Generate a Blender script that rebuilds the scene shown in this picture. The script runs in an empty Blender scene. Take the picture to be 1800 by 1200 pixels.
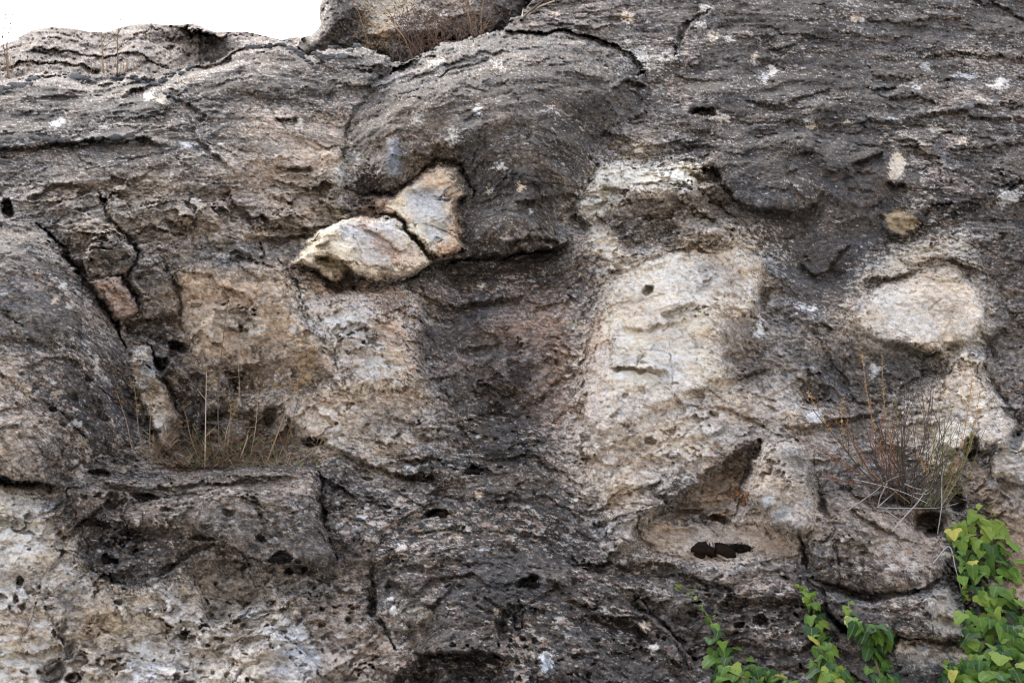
import bpy, math, random
import numpy as np
from mathutils import Vector, Matrix

# ------------------------------------------------------------------ camera, sky, sun, exposure
scene = bpy.context.scene
COL = scene.collection
PITCH = math.radians(24.0)
CAM = np.array([0.0, 0.0, 1.6])
FPX = 2500.0                                   # focal length in photo pixels (50 mm on 36 mm)
DIST = 5.0
cam_data = bpy.data.cameras.new('camera')
cam_data.lens = 50.0
cam_data.sensor_width = 36.0
cam_data.clip_start = 0.05
cam_data.clip_end = 3000.0
cam_data.dof.use_dof = True
cam_data.dof.focus_distance = 4.75
cam_data.dof.aperture_fstop = 13.0
cam = bpy.data.objects.new('camera', cam_data)
cam.location = CAM
cam.rotation_euler = (math.radians(90) + PITCH, 0, 0)
COL.objects.link(cam)
scene.camera = cam

SUN_EL, SUN_AZ = math.radians(50), math.radians(-35)      # high behind the cliff to the left, veiled by thin white cloud: the face is in open shade
world = bpy.data.worlds.new('World')
scene.world = world
world.use_nodes = True
wn = world.node_tree
wn.nodes.clear()
w_out = wn.nodes.new('ShaderNodeOutputWorld')
w_bg = wn.nodes.new('ShaderNodeBackground')
w_sky = wn.nodes.new('ShaderNodeTexSky')
w_sky.sky_type = 'NISHITA'
w_sky.sun_disc = False
w_sky.sun_elevation = SUN_EL
w_sky.sun_rotation = SUN_AZ
w_sky.air_density = 1.0
w_sky.dust_density = 8.0
w_sky.ozone_density = 1.0
w_hs = wn.nodes.new('ShaderNodeHueSaturation')            # thin cloud takes most of the blue out
w_hs.inputs['Saturation'].default_value = 0.52
w_bg.inputs['Strength'].default_value = 0.15
wn.links.new(w_sky.outputs[0], w_hs.inputs['Color'])
wn.links.new(w_hs.outputs[0], w_bg.inputs['Color'])
wn.links.new(w_bg.outputs[0], w_out.inputs['Surface'])

sun_data = bpy.data.lights.new('sun', 'SUN')
sun_data.energy = 0.6
sun_data.angle = math.radians(60)
sun_data.color = (1.0, 0.98, 0.95)
sun = bpy.data.objects.new('sun', sun_data)
sd_ = Vector((math.sin(SUN_AZ) * math.cos(SUN_EL), math.cos(SUN_AZ) * math.cos(SUN_EL), math.sin(SUN_EL)))
sun.rotation_euler = (-sd_).to_track_quat('-Z', 'Y').to_euler()
COL.objects.link(sun)

scene.view_settings.view_transform = 'Standard'
scene.view_settings.look = 'None'
scene.view_settings.exposure = 1.9
scene.view_settings.gamma = 1.0
scene.view_settings.use_curve_mapping = False
scene.render.engine = 'CYCLES'
scene.cycles.max_bounces = 6
scene.cycles.filter_width = 1.15

# ------------------------------------------------------------------ small tools
rng = np.random.default_rng(11)
random.seed(7)
f32 = np.float32
VIEW = np.array([0, math.cos(PITCH), math.sin(PITCH)])
UPV = np.array([0, -math.sin(PITCH), math.cos(PITCH)])
LEAN = math.radians(11)
NRM = np.array([0, -math.cos(LEAN), math.sin(LEAN)])      # outward normal of the mean rock face, leaning back
C0 = CAM + VIEW * DIST


def face_point(px, py, h):
    """The point that stands h metres proud of the mean rock face where the sight line of a photo pixel meets it."""
    px = np.asarray(px, float); py = np.asarray(py, float); h = np.asarray(h, float)
    rx = (px - 900) / FPX; ry = (600 - py) / FPX
    dx = rx; dy = VIEW[1] + ry * UPV[1]; dz = VIEW[2] + ry * UPV[2]
    den = dy * NRM[1] + dz * NRM[2]
    t = (h + np.dot(C0 - CAM, NRM)) / den
    return np.stack([CAM[0] + dx * t, CAM[1] + dy * t, CAM[2] + dz * t], -1)


def srgb(r, g, b):
    c = np.array([r, g, b]) / 255.0
    return np.where(c <= 0.04045, c / 12.92, ((c + 0.055) / 1.055) ** 2.4)


def sstep(x, a=0.0, b=1.0):
    t = np.clip((x - a) / (b - a), 0, 1)
    return t * t * (3 - 2 * t)


def make_volume(n, lo, hi, beta, seed):
    """A periodic block of filtered noise, used as a 3D texture when shaping the rock."""
    r = np.random.default_rng(seed)
    a = r.standard_normal((n, n, n)).astype(f32)
    k = np.fft.fftfreq(n, 1.0 / n)
    kz = np.fft.rfftfreq(n, 1.0 / n)
    kk = np.sqrt(k[:, None, None] ** 2 + k[None, :, None] ** 2 + kz[None, None, :] ** 2)
    amp = np.where((kk >= lo) & (kk <= hi), np.maximum(kk, 1e-3) ** (-beta), 0.0)
    v = np.fft.irfftn(np.fft.rfftn(a) * amp, s=(n, n, n)).astype(f32)
    return (v / v.std()).astype(f32)


VOL_A = make_volume(96, 2, 30, 2.3, 1)         # soft, many octaves
VOL_B = make_volume(96, 5, 40, 1.7, 2)         # finer, rougher
VOL_C = make_volume(96, 10, 36, 0.8, 3)        # narrow band grain
ROT = np.array(Matrix.Rotation(0.6, 3, 'X') @ Matrix.Rotation(0.45, 3, 'Y') @ Matrix.Rotation(0.7, 3, 'Z'))


def tex(vol, P, period, off=0.0, squash=1.0):
    """Trilinear look-up of a noise block at points P; period in metres."""
    n = vol.shape[0]
    Q = P.reshape(-1, 3).astype(f32)
    if squash != 1.0:
        Q = Q * np.array([1, 1, squash], f32)
    q = (Q @ ROT.T.astype(f32)) * f32(n / period) + f32(off * 7.31)
    i = np.floor(q).astype(np.int32)
    f = (q - i).astype(f32)
    i0 = i % n; i1 = (i0 + 1) % n
    flat = vol.ravel()
    x0 = i0[:, 0] * (n * n); x1 = i1[:, 0] * (n * n)
    y0 = i0[:, 1] * n; y1 = i1[:, 1] * n
    z0 = i0[:, 2]; z1 = i1[:, 2]
    fx, fy, fz = f[:, 0], f[:, 1], f[:, 2]
    c00 = flat[x0 + y0 + z0] * (1 - fz) + flat[x0 + y0 + z1] * fz
    c01 = flat[x0 + y1 + z0] * (1 - fz) + flat[x0 + y1 + z1] * fz
    c10 = flat[x1 + y0 + z0] * (1 - fz) + flat[x1 + y0 + z1] * fz
    c11 = flat[x1 + y1 + z0] * (1 - fz) + flat[x1 + y1 + z1] * fz
    c0 = c00 * (1 - fy) + c01 * fy
    c1 = c10 * (1 - fy) + c11 * fy
    return (c0 * (1 - fx) + c1 * fx).reshape(P.shape[:-1])


def hash3(i, j, k, s):
    h = (i.astype(np.uint32) * np.uint32(374761393) + j.astype(np.uint32) * np.uint32(668265263)
         + k.astype(np.uint32) * np.uint32(2147483647) + np.uint32(s * 974711))
    h = (h ^ (h >> np.uint32(13))) * np.uint32(1274126177)
    h = (h ^ (h >> np.uint32(16))) * np.uint32(2246822519)
    return h ^ (h >> np.uint32(15))


def worley(P, size, seed, squash=1.0):
    """Nearest and second cell distance plus a random plane tilt inside the nearest cell: chipped, faceted stone."""
    shp = P.shape[:-1]
    Q = (P.reshape(-1, 3) @ ROT.T * np.array([1, 1, squash]) / size).astype(f32)
    I = np.floor(Q).astype(np.int32); F = Q - I
    n = len(Q)
    f1 = np.full(n, 9, f32); f2 = np.full(n, 9, f32)
    tilt = np.zeros(n, f32); rnd = np.zeros(n, f32)
    for dx in (-1, 0, 1):
        for dy in (-1, 0, 1):
            for dz in (-1, 0, 1):
                h = hash3(I[:, 0] + dx, I[:, 1] + dy, I[:, 2] + dz, seed)
                ox = dx + (h & np.uint32(1023)).astype(f32) / 1023 - F[:, 0]
                oy = dy + ((h >> np.uint32(10)) & np.uint32(1023)).astype(f32) / 1023 - F[:, 1]
                oz = dz + ((h >> np.uint32(20)) & np.uint32(1023)).astype(f32) / 1023 - F[:, 2]
                d = ox * ox + oy * oy + oz * oz
                near = d < f1
                f2 = np.where(near, f1, np.minimum(f2, d))
                f1 = np.where(near, d, f1)
                g = h * np.uint32(2654435761)
                ta = (g & np.uint32(255)).astype(f32) / 127.5 - 1
                tb = ((g >> np.uint32(8)) & np.uint32(255)).astype(f32) / 127.5 - 1
                tc = ((g >> np.uint32(16)) & np.uint32(255)).astype(f32) / 127.5 - 1
                tilt = np.where(near, ta * ox + tb * oy + tc * oz, tilt)
                rnd = np.where(near, ((g >> np.uint32(24)) & np.uint32(255)).astype(f32) / 255, rnd)
    return (np.sqrt(f1).reshape(shp), np.sqrt(f2).reshape(shp), tilt.reshape(shp), rnd.reshape(shp))


# ------------------------------------------------------------------ the rock: sample grid over the face
FINE = 1.7


def axis(lo, a, b, hi, fine, cap):
    mid = np.arange(a, b, fine)
    def grow(length):
        out, s, d = [], fine, 0.0
        while d < length:
            s = min(s * 1.07, cap); d += s; out.append(d)
        return np.array(out)
    return np.concatenate([a - grow(a - lo)[::-1], mid, mid[-1] + grow(hi - mid[-1])])


CX = axis(-700, -25, 1825, 2500, FINE, 7)
CY = axis(-260, -25, 1225, 2500, FINE, 20)
X, Y = np.meshgrid(CX, CY)
P0 = face_point(X, Y, 0.0)
# feature outlines are never ruler straight
WX = X + 4.5 * tex(VOL_A, P0, 1.1, 1) + 1.4 * tex(VOL_B, P0, 0.35, 2)
WY = Y + 4.5 * tex(VOL_A, P0, 1.1, 3) + 1.4 * tex(VOL_B, P0, 0.35, 4)
H = np.zeros_like(X)


def window(pts, pad):
    pts = np.asarray(pts, float)
    x0, y0 = pts.min(0) - pad; x1, y1 = pts.max(0) + pad
    return (slice(np.searchsorted(CY, y0), np.searchsorted(CY, y1)), slice(np.searchsorted(CX, x0), np.searchsorted(CX, x1)))


def line_dist(pts, x, y, closed=False):
    """Distance to a polyline, side (+ = above / left of travel), and position along it 0..1."""
    pts = np.asarray(pts, float)
    if closed:
        pts = np.vstack([pts, pts[:1]])
    seg = np.diff(pts, axis=0); ln = np.hypot(seg[:, 0], seg[:, 1]); cum = np.concatenate([[0], np.cumsum(ln)])
    best = np.full(x.shape, 1e9); side = np.zeros(x.shape); along = np.zeros(x.shape)
    for k in range(len(seg)):
        ax, ay = pts[k]; sx, sy = seg[k]; L2 = max(ln[k] ** 2, 1e-9)
        t = np.clip(((x - ax) * sx + (y - ay) * sy) / L2, 0, 1)
        ex = x - ax - t * sx; ey = y - ay - t * sy
        d = ex * ex + ey * ey
        m = d < best
        best = np.where(m, d, best)
        side = np.where(m, -(sx * ey - sy * ex), side)
        along = np.where(m, (cum[k] + t * ln[k]) / cum[-1], along)
    return np.sqrt(best), np.where(side >= 0, 1.0, -1.0), along


def poly_sd(pts, x, y):
    d, _, _ = line_dist(pts, x, y, True)
    ins = np.zeros(x.shape, bool)
    pts = np.asarray(pts, float); n = len(pts); j = n - 1
    for i in range(n):
        xi, yi = pts[i]; xj, yj = pts[j]
        if yi != yj:
            c = ((yi > y) != (yj > y)) & (x < (xj - xi) * (y - yi) / (yj - yi) + xi)
            ins ^= c
        j = i
    return np.where(ins, d, -d)


def bump(pts, amp, w, p=2.0):
    """A mass standing proud (or a recess when amp < 0) with rounded shoulders w pixels wide."""
    s = window(pts, 8)
    sd = poly_sd(pts, WX[s], WY[s])
    t = np.clip(sd / w, 0, 1)
    H[s] += amp * (1 - (1 - t) ** p)


def soft(pts, amp, w):
    s = window(pts, w + 8)
    sd = poly_sd(pts, WX[s], WY[s])
    H[s] += amp * sstep(sd, -w, w)


def crack(pts, w, d, taper=True):
    s = window(pts, w * 4 + 8)
    dd, _, al = line_dist(pts, WX[s], WY[s])
    tp = np.clip(np.minimum(al, 1 - al) * 5, 0.15, 1) if taper else 1.0
    wv = w * (0.75 + 0.35 * CRV[s]) * (tp if taper else 1)
    H[s] -= .43 * d * np.exp(-(dd / np.maximum(wv * .72, 1.2)) ** 2)


def ledge(pts, up, dn, lu=40.0, ld=30.0, k=3.0):
    """A lip: rock above the line stands out by `up`, rock below it is undercut by `dn` and recovers over ld pixels."""
    mx_, my_ = np.mean(pts, 0)
    if mx_ > 1140 and my_ < 270:                   # the upper right breaks in low, worn steps
        up, dn = up * .6, dn * .6
    s = window(pts, max(lu, ld) * 3 + 8)
    dd, sg, al = line_dist(pts, WX[s], WY[s])
    tp = sstep(np.minimum(al, 1 - al) * 6)
    sd = dd * sg
    end = ((al <= 0) | (al >= 1))
    a = np.where(sd > 0, up * np.exp(-np.abs(sd) / lu), 0) * sstep(sd, -k, k)
    b = np.where(sd < k, -dn * np.exp(-np.abs(sd) / ld), 0) * (1 - sstep(sd, -k, k))
    H[s] += (a + b) * tp * np.where(end, np.exp(-dd / 12.0), 1)


def pit(cx, cy, rx, ry, d, rot=0.0):
    s = window([(cx, cy)], max(rx, ry) * 1.6 + 8)
    c, q = math.cos(math.radians(rot)), math.sin(math.radians(rot))
    ex = ((WX[s] - cx) * c + (WY[s] - cy) * q) / rx
    ey = (-(WX[s] - cx) * q + (WY[s] - cy) * c) / ry
    H[s] -= d * (1 - sstep(np.sqrt(ex * ex + ey * ey), 0.55, 1.15))


CRV = np.clip(tex(VOL_B, P0, 0.5, 9), -1.5, 1.5)

# ---- the broad form: how far each part of the face stands forward (metres), smoothly joined
FORM = [
 (0,95,-1.0),(300,95,-.9),(500,90,-.78),(640,100,-.8),(0,170,-.62),(300,160,-.6),(450,130,-.58),(560,170,-.52),
 (0,250,-.36),(300,250,-.30),(560,270,-.30),(0,350,-.14),(160,340,-.12),(300,380,-.06),(480,380,-.10),(590,380,-.16),
 (0,450,.06),(100,600,.13),(0,700,.20),(60,800,.24),(170,780,.12),(250,560,-.05),(400,480,-.04),(400,600,-.07),(300,700,-.06),
 (400,750,-.14),(400,812,-.02),(560,560,-.02),(620,640,0),(560,740,.02),(620,800,.07),
 (400,850,.20),(180,870,.20),(400,1000,.22),(0,900,.26),(200,1150,.40),(0,1200,.48),(500,1150,.36),(620,1000,.24),(600,1180,.36),
 (760,300,-.34),(900,150,-.5),(1000,300,-.36),(1120,200,-.5),(1000,60,-.9),(880,30,-1.1),
 (850,530,-.15),(850,640,-.12),(850,740,-.08),(700,760,.02),(780,850,.10),(930,850,.10),(850,1000,.30),(800,1150,.44),(1000,1100,.34),(1050,900,.10),(1120,1150,.30),
 (1150,600,-.03),(1120,720,.02),(1250,450,-.12),(1150,330,-.22),(1400,300,-.22),(1400,430,-.24),(1600,430,-.22),(1600,300,-.26),(1500,150,-.56),(1300,170,-.52),(1300,40,-.86),(1700,40,-.9),(1750,220,-.44),
 (1450,600,-.10),(1600,550,-.10),(1750,600,-.06),(1740,720,0),(1520,690,-.14),(1350,690,-.02),(1450,780,0),(1200,800,.06),(1250,850,.02),(1370,860,.12),(1550,950,.13),(1240,970,.12),
 (1600,1010,.18),(1520,1080,.22),(1300,1080,.25),(1380,1180,.30),(1700,860,.06),(1780,850,.10),(1760,1000,.12),(1740,1150,.24),(1600,1180,.26),
 (-400,300,-.1),(-400,700,.3),(-400,1100,.5),(-400,60,-.9),(2200,100,-.8),(2200,500,-.1),(2200,900,.15),(2200,1200,.3),
 (0,1700,.7),(900,1700,.7),(1800,1700,.6),(900,2500,1.0),(-600,2400,1.0),(2400,2400,1.0),(900,1350,.5),(300,1400,.55),(1500,1400,.42),(900,-250,-1.9),(1800,-250,-1.7),(-600,-250,-1.9),(2400,-250,-1.7)]
F = np.array(FORM, float)
gx = np.linspace(-720, 2520, 163); gy = np.linspace(-280, 2520, 141)
GX, GY = np.meshgrid(gx, gy)
def tps(r2):
    return 0.5 * r2 * np.log(r2 + 1e-6)
pn = F[:, :2] / 500.0
K = tps(((pn[:, None] - pn[None]) ** 2).sum(-1)) + 0.002 * np.eye(len(F))
A_ = np.block([[K, np.c_[np.ones(len(F)), pn]], [np.c_[np.ones(len(F)), pn].T, np.zeros((3, 3))]])
sol = np.linalg.solve(A_, np.r_[F[:, 2], 0, 0, 0])
q = np.stack([GX, GY], -1).reshape(-1, 2) / 500.0
G = (tps(((q[:, None] - pn[None]) ** 2).sum(-1)) @ sol[:-3] + sol[-3] + q @ sol[-2:]).reshape(GX.shape)
def bilinear(G, x, y):
    u = np.clip((x - gx[0]) / (gx[1] - gx[0]), 0, len(gx) - 1.001); v = np.clip((y - gy[0]) / (gy[1] - gy[0]), 0, len(gy) - 1.001)
    i = u.astype(int); j = v.astype(int); a = u - i; b = v - j
    return (G[j, i] * (1 - a) + G[j, i + 1] * a) * (1 - b) + (G[j + 1, i] * (1 - a) + G[j + 1, i + 1] * a) * b
H += bilinear(G, X, Y)

# ------------------------------------------------------------------ outlines of the separate masses (photo pixels)
SKYLINE = [(-760,150),(-300,120),(0,83),(30,75),(60,60),(95,48),(150,50),(200,50),(235,45),(270,43),(300,46),(345,48),(385,61),(430,57),(460,63),(490,66),(520,60),(545,55),(556,40),(562,0),(572,-80),(580,-330)]
SKY = SKYLINE + [(-760,-330)]
SLOPE_TOP = [(-760,190),(-300,170),(0,150),(30,140),(70,135),(130,135),(170,145),(235,133),(280,143),(310,130),(330,118),(370,100),(420,85),(490,78),(515,85),(540,100)]
MASS2_TOP = [(540,100),(560,88),(600,78),(640,76),(660,80),(690,100)]
CREST = [(690,112),(740,100),(780,82),(830,66),(870,62),(905,58)]
PILLAR = [(520,80),(545,55),(556,40),(562,0),(572,-80),(580,-330),(960,-330),(945,-100),(935,0),(905,30),(895,60),(870,64),(830,68),(780,84),(740,102),(690,114),(660,84),(640,78),(600,80),(560,90),(540,102)]
RIDGE = SKYLINE[:-3] + [(520,80),(540,102)] + SLOPE_TOP[::-1][1:]
BOULDER = [(612,215),(628,185),(650,160),(690,125),(740,100),(780,80),(830,66),(900,60),(960,55),(1010,60),(1060,75),(1100,95),(1130,120),(1142,160),(1140,205),(1110,215),(1075,228),(1048,252),(1042,290),(1032,330),(1004,362),(985,388),(975,420),(960,445),(910,454),(860,450),(812,447),(808,420),(808,380),(826,335),(805,303),(775,288),(740,300),(705,330),(670,337),(640,330),(630,290),(622,250)]
STONE_UP = [(652,349),(690,342),(720,331),(751,304),(775,290),(800,297),(815,311),(830,338),(812,352),(806,378),(810,404),(814,428),(797,444),(770,453),(746,438),(716,406),(692,380),(666,378)]
STONE_LOW = [(509,466),(522,440),(536,421),(556,407),(580,396),(606,388),(637,382),(688,379),(706,398),(737,432),(756,453),(741,471),(705,486),(671,497),(637,491),(612,488),(581,497),(552,480),(534,470)]
DOME = [(-760,300),(-200,360),(0,378),(40,380),(75,396),(100,426),(130,460),(163,502),(185,542),(203,572),(216,610),(222,660),(236,720),(225,770),(160,815),(120,838),(60,845),(0,838),(-200,830),(-760,800)]
BLOCK_A = [(88,395),(120,418),(148,428),(165,408),(200,402),(214,428),(234,472),(226,482),(200,490),(166,486),(150,470),(128,450),(104,422)]
BLOCK_PINK = [(164,490),(190,481),(210,486),(224,508),(240,537),(246,560),(222,572),(206,568),(186,536)]
BLOCK_C = [(226,476),(246,462),(272,460),(286,474),(300,492),(318,520),(320,566),(268,572),(246,558),(240,535),(226,508)]
FLAT_MASS = [(300,490),(330,462),(400,456),(478,456),(496,472),(508,500),(520,532),(560,588),(600,648),(596,672),(560,688),(480,690),(430,660),(400,640),(360,650),(330,610),(318,566),(318,520)]
SLAB = [(230,612),(262,612),(280,640),(300,690),(320,738),(330,762),(305,790),(285,780),(262,744),(240,690),(228,645)]
CAVITY_STONE = [(275,650),(300,632),(325,640),(345,690),(350,735),(330,742),(305,690)]
LEDGE_BLOCK = [(110,855),(180,842),(250,836),(300,832),(380,820),(430,817),(500,822),(552,822),(562,845),(567,875),(572,905),(577,950),(582,985),(570,1010),(470,1000),(440,990),(400,962),(330,984),(230,1030),(165,1005),(150,960),(140,900)]
LOW_BOULDER = [(652,985),(690,960),(760,950),(860,960),(960,985),(1050,1010),(1100,1040),(1130,1090),(1180,1130),(1210,1200),(1220,1400),(1000,1500),(760,1500),(716,1260),(708,1190),(694,1120),(672,1085),(648,1050)]
LEG = [(1300,860),(1312,820),(1335,788),(1380,772),(1415,780),(1432,820),(1436,880),(1428,930),(1412,955),(1385,948),(1355,930),(1338,900),(1310,880)]
WEDGE = [(1432,870),(1470,862),(1560,868),(1600,880),(1620,920),(1650,945),(1662,985),(1650,1012),(1600,1030),(1540,1036),(1470,1030),(1432,1018),(1444,960),(1440,910)]
STEP = [(1448,1040),(1540,1046),(1620,1036),(1668,1024),(1690,1070),(1700,1122),(1640,1122),(1600,1116),(1545,1114),(1500,1112),(1470,1096),(1452,1072)]
PALE_SLAB = [(1490,560),(1520,520),(1552,492),(1620,476),(1680,470),(1716,500),(1730,540),(1735,580),(1716,598),(1690,602),(1666,620),(1640,622),(1590,606),(1540,602),(1505,592)]
TAN_CHIP = [(1552,398),(1562,382),(1600,368),(1628,364),(1630,396),(1600,408),(1560,416)]
RIGHT_STONE = [(1755,770),(1790,752),(1850,760),(1880,830),(1800,850),(1740,836),(1735,808)]

# ------------------------------------------------------------------ relief, mass by mass
SMX = tex(VOL_A, P0, 1.6, 7)


def masked_sd(pts, pad):
    out = np.full(H.shape, -999.0)
    s = window(pts, pad)
    out[s] = poly_sd(pts, WX[s], WY[s])
    return out


s_ = window(SKY, 40)
in_sky = np.full(H.shape, -999.0)
in_sky[s_] = poly_sd(SKY, X[s_] + 3 * SMX[s_], Y[s_] + 3 * SMX[s_])
in_ridge = masked_sd(RIDGE, 4) > 0
pil = masked_sd(PILLAR, 4)
in_pillar = pil > 0

R0 = random.Random(21)


def in_sky_px(x, y):
    return x < 570 and y < 90


near_sky = in_sky > 0
in_ridge |= near_sky & (X < 548)
in_pillar = (in_pillar | (near_sky & (X >= 548))) & ~in_ridge

# upper left slope
ledge([(-60,150),(40,140),(130,136),(180,148),(240,135)], .05, .05, 30, 14)
ledge([(180,150),(280,140),(340,116),(430,88),(520,84),(560,110),(610,146)], .06, .07, 26, 14)
crack([(420,120),(450,160),(470,200),(500,230)], 4, .03)
ledge([(-40,254),(60,252),(150,248),(250,247),(300,252)], .05, .07, 34, 16)
ledge([(210,166),(250,158),(270,150)], .03, .06, 20, 12)
ledge([(300,160),(345,190),(372,222)], .04, .05, 22, 12)
ledge([(330,200),(360,250),(410,290)], .03, .03, 22, 12)
ledge([(470,290),(500,298),(550,300)], .03, .06, 18, 16)
ledge([(470,208),(515,212)], .02, .04, 14, 10)
ledge([(400,330),(430,370),(470,392),(540,400),(590,395)], .03, .06, 26, 22)
ledge([(430,405),(480,418),(560,412)], .02, .06, 26, 18)
ledge([(195,310),(230,312)], .02, .04, 14, 9)
ledge([(330,345),(350,365),(340,400)], .03, .04, 16, 12)
pit(14,366,12,18,.14)
ledge([(40,350),(110,322),(160,324)], .03, .04, 30, 14)
crack([(174,335),(188,372),(204,398)], 7, .16)
crack([(204,398),(222,440),(236,474)], 6, .13)
crack([(338,420),(355,442)], 4, .07)
crack([(275,455),(300,488)], 5, .07)
ledge([(280,395),(320,398),(345,385)], .03, .05, 22, 14)
ledge([(165,330),(130,345),(80,370)], .02, .03, 20, 12)

# rock between slope and boulder
soft([(545,100),(640,76),(690,100),(650,160),(612,215),(600,200),(580,150)], .06, 12)
crack([(690,118),(650,155),(622,190),(610,225),(606,270),(612,330),(640,345)], 7, .06)
bump([(560,260),(600,250),(614,300),(610,345),(585,350),(562,320)], .05, 16)

# the big boulder
bump(BOULDER, .26, 120, 2.3)
soft([(640,330),(630,250),(700,180),(800,160),(830,250),(800,300),(740,300),(700,335)], .04, 26)
ledge([(700,150),(740,128),(790,112),(850,92),(915,92)], .025, .05, 26, 16)
ledge([(760,140),(800,120),(870,100)], .02, .035, 18, 12)
crack([(780,100),(820,130),(870,150),(900,140)], 5, .03)
crack([(888,138),(912,175)], 4, .04)
crack([(745,188),(770,165)], 4, .03)
ledge([(1080,150),(1110,142),(1138,146)], .03, .06, 30, 50)
pit(1108,180,26,26,.06)
pit(932,248,8,9,.02)
crack([(800,310),(815,330),(836,345)], 6, .05)
ledge([(900,350),(960,352),(1010,340)], .03, .05, 28, 20)
ledge([(880,440),(920,420),(985,430)], .03, .06, 20, 18)
crack([(640,340),(690,338),(720,326),(750,299),(776,284),(804,292),(820,308),(836,336)], 5, .14, False)

# wedged pale stones
bump(STONE_UP, .13, 10, 2)
soft([(720,345),(770,330),(800,350),(790,420),(760,430),(735,390)], -.012, 6)
bump(STONE_LOW, .18, 13, 2.0)
crack([(628,424),(642,448),(634,462),(650,478)], 3, .03)
ledge([(536,450),(570,454),(605,468),(628,490)], .02, .10, 40, 26)
crack([(686,378),(710,400),(744,440)], 3.5, .06, False)
crack([(530,478),(556,488),(590,502),(650,506),(705,494),(752,464),(812,450),(880,456),(960,446)], 6, .12, False)
pit(598,500,36,10,.08,8)
ledge([(752,458),(810,447),(870,446),(905,452),(965,442),(1010,420)], .05, .14, 40, 46)

# left dome and the blocks beside it
bump(DOME, .16, 110, 2.2)
crack([(70,385),(100,416),(130,452),(163,498),(186,540),(206,574),(222,612)], 8, .20)
soft([(104,410),(135,430),(160,430),(160,482),(140,470)], -.09, 8)
bump(BLOCK_A, .07, 14)
bump(BLOCK_PINK, .11, 12)
bump(BLOCK_C, .06, 16)
crack([(212,486),(226,510),(241,538)], 6, .13)
crack([(166,488),(196,482),(214,486)], 5, .09)
crack([(226,478),(228,505)], 4, .06)
ledge([(232,492),(270,478),(300,490)], .015, .03, 12, 14)
bump(FLAT_MASS, .05, 22)
ledge([(400,504),(425,508),(446,526),(438,545)], .02, .03, 30, 14)
crack([(446,508),(452,522),(432,546)], 3, .03)
crack([(488,452),(504,486),(518,526)], 4, .06)
crack([(520,530),(552,590),(600,652)], 3, .05)
pit(422,573,5,8,.06)
ledge([(214,574),(240,574),(290,570)], .03, .04, 14, 12)
crack([(212,580),(250,594),(290,606),(318,604)], 8, .10)
pit(310,606,20,10,.08)
pit(288,640,14,12,.10)
pit(303,622,7,6,.05)
bump(SLAB, .08, 9)
crack([(264,612),(284,648),(304,692),(324,742),(334,764)], 8, .16)
bump(CAVITY_STONE, .05, 14)
pit(338,712,14,26,.07,-20)
crack([(395,640),(412,668),(402,690)], 5, .06)
pit(345,660,14,12,.05)
ledge([(430,688),(480,694),(560,690),(602,668)], -.01, -.05, 20, 10)
soft([(400,645),(470,640),(560,655),(590,670),(560,690),(470,692),(410,690)], -.05, 10)
soft([(300,745),(360,730),(440,735),(510,745),(545,775),(520,812),(420,815),(320,825),(285,800)], -.09, 14)
bump([(355,742),(400,733),(440,740),(446,790),(420,812),(365,812)], .10, 18)
pit(475,740,14,26,.08)
ledge([(455,745),(475,725),(500,715)], .02, .04, 18, 14)
pit(550,775,22,7,.09,-14)
ledge([(545,772),(600,786),(640,800),(700,826),(745,838)], .03, .05, 26, 16)
pit(735,834,34,6,.07,8)
crack([(610,715),(575,715),(555,705)], 4, .03)
# dome lower: hollows and cracks
crack([(-20,650),(50,690),(112,730),(150,760)], 6, .06)
crack([(165,680),(210,712),(245,742)], 5, .05)
crack([(0,550),(40,582)], 6, .07)
ledge([(-30,596),(60,600),(120,622)], .02, .03, 24, 14)
pit(120,640,9,7,.04); pit(130,700,10,8,.05); pit(150,665,8,7,.04); pit(95,720,10,8,.05); pit(180,730,8,7,.04)
ledge([(-60,846),(0,844),(60,850),(88,850),(125,858)], .06, .14, 60, 24)
pit(35,850,50,12,.08)
pit(180,832,26,9,.08,8)

# lower left ledge block and pale fractured foot
bump(LEDGE_BLOCK, .10, 22, 2.0)
crack([(553,824),(562,848),(562,880),(572,900),(570,940),(582,984)], 6, .15)
pit(566,905,5,14,.06)
ledge([(240,862),(300,852),(380,840),(450,838),(540,842)], .02, .03, 20, 22)
ledge([(100,960),(160,905),(222,880),(234,868)], .02, .05, 18, 16)
crack([(222,868),(220,900),(218,925)], 4, .07)
pit(204,890,12,20,.06)
pit(255,875,23,8,.07,8)
pit(290,896,18,5,.03)
for a_ in ((159,916,10,9),(182,922,8,7),(223,935,11,6),(246,947,9,6),(192,956,8,8),(212,955,8,6),(237,963,6,5),(195,985,14,8),(363,925,12,7),(462,945,10,7),(405,895,14,8),(493,982,18,7),(300,995,20,8),(518,993,6,6),(500,1008,6,5),(525,1010,5,5),(360,952,30,5)):
    pit(a_[0], a_[1], a_[2], a_[3], .05)
ledge([(150,1004),(190,1028),(235,1030),(290,1008),(330,985),(400,962)], -.03, -.05, 16, 26)
soft([(165,930),(250,920),(340,930),(390,955),(320,985),(230,1022),(170,1006),(150,970)], -.07, 14)
soft([(338,1004),(400,984),(440,990),(462,1050),(400,1086),(376,1078)], -.08, 10)
crack([(440,990),(452,1020),(462,1050)], 4, .06)
crack([(460,1050),(420,1075),(400,1088)], 4, .03)
bump([(400,1140),(430,1110),(480,1095),(520,1130),(560,1180),(560,1300),(380,1300),(400,1200)], .05, 20)
ledge([(395,1095),(440,1075),(470,1068)], .02, .03, 22, 12)
crack([(65,1058),(58,1095),(40,1120),(30,1142)], 4, .07)
crack([(82,1062),(98,1100),(108,1130),(100,1165)], 4, .05)
ledge([(70,1030),(95,990),(120,960)], .03, .04, 14, 14)
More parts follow.
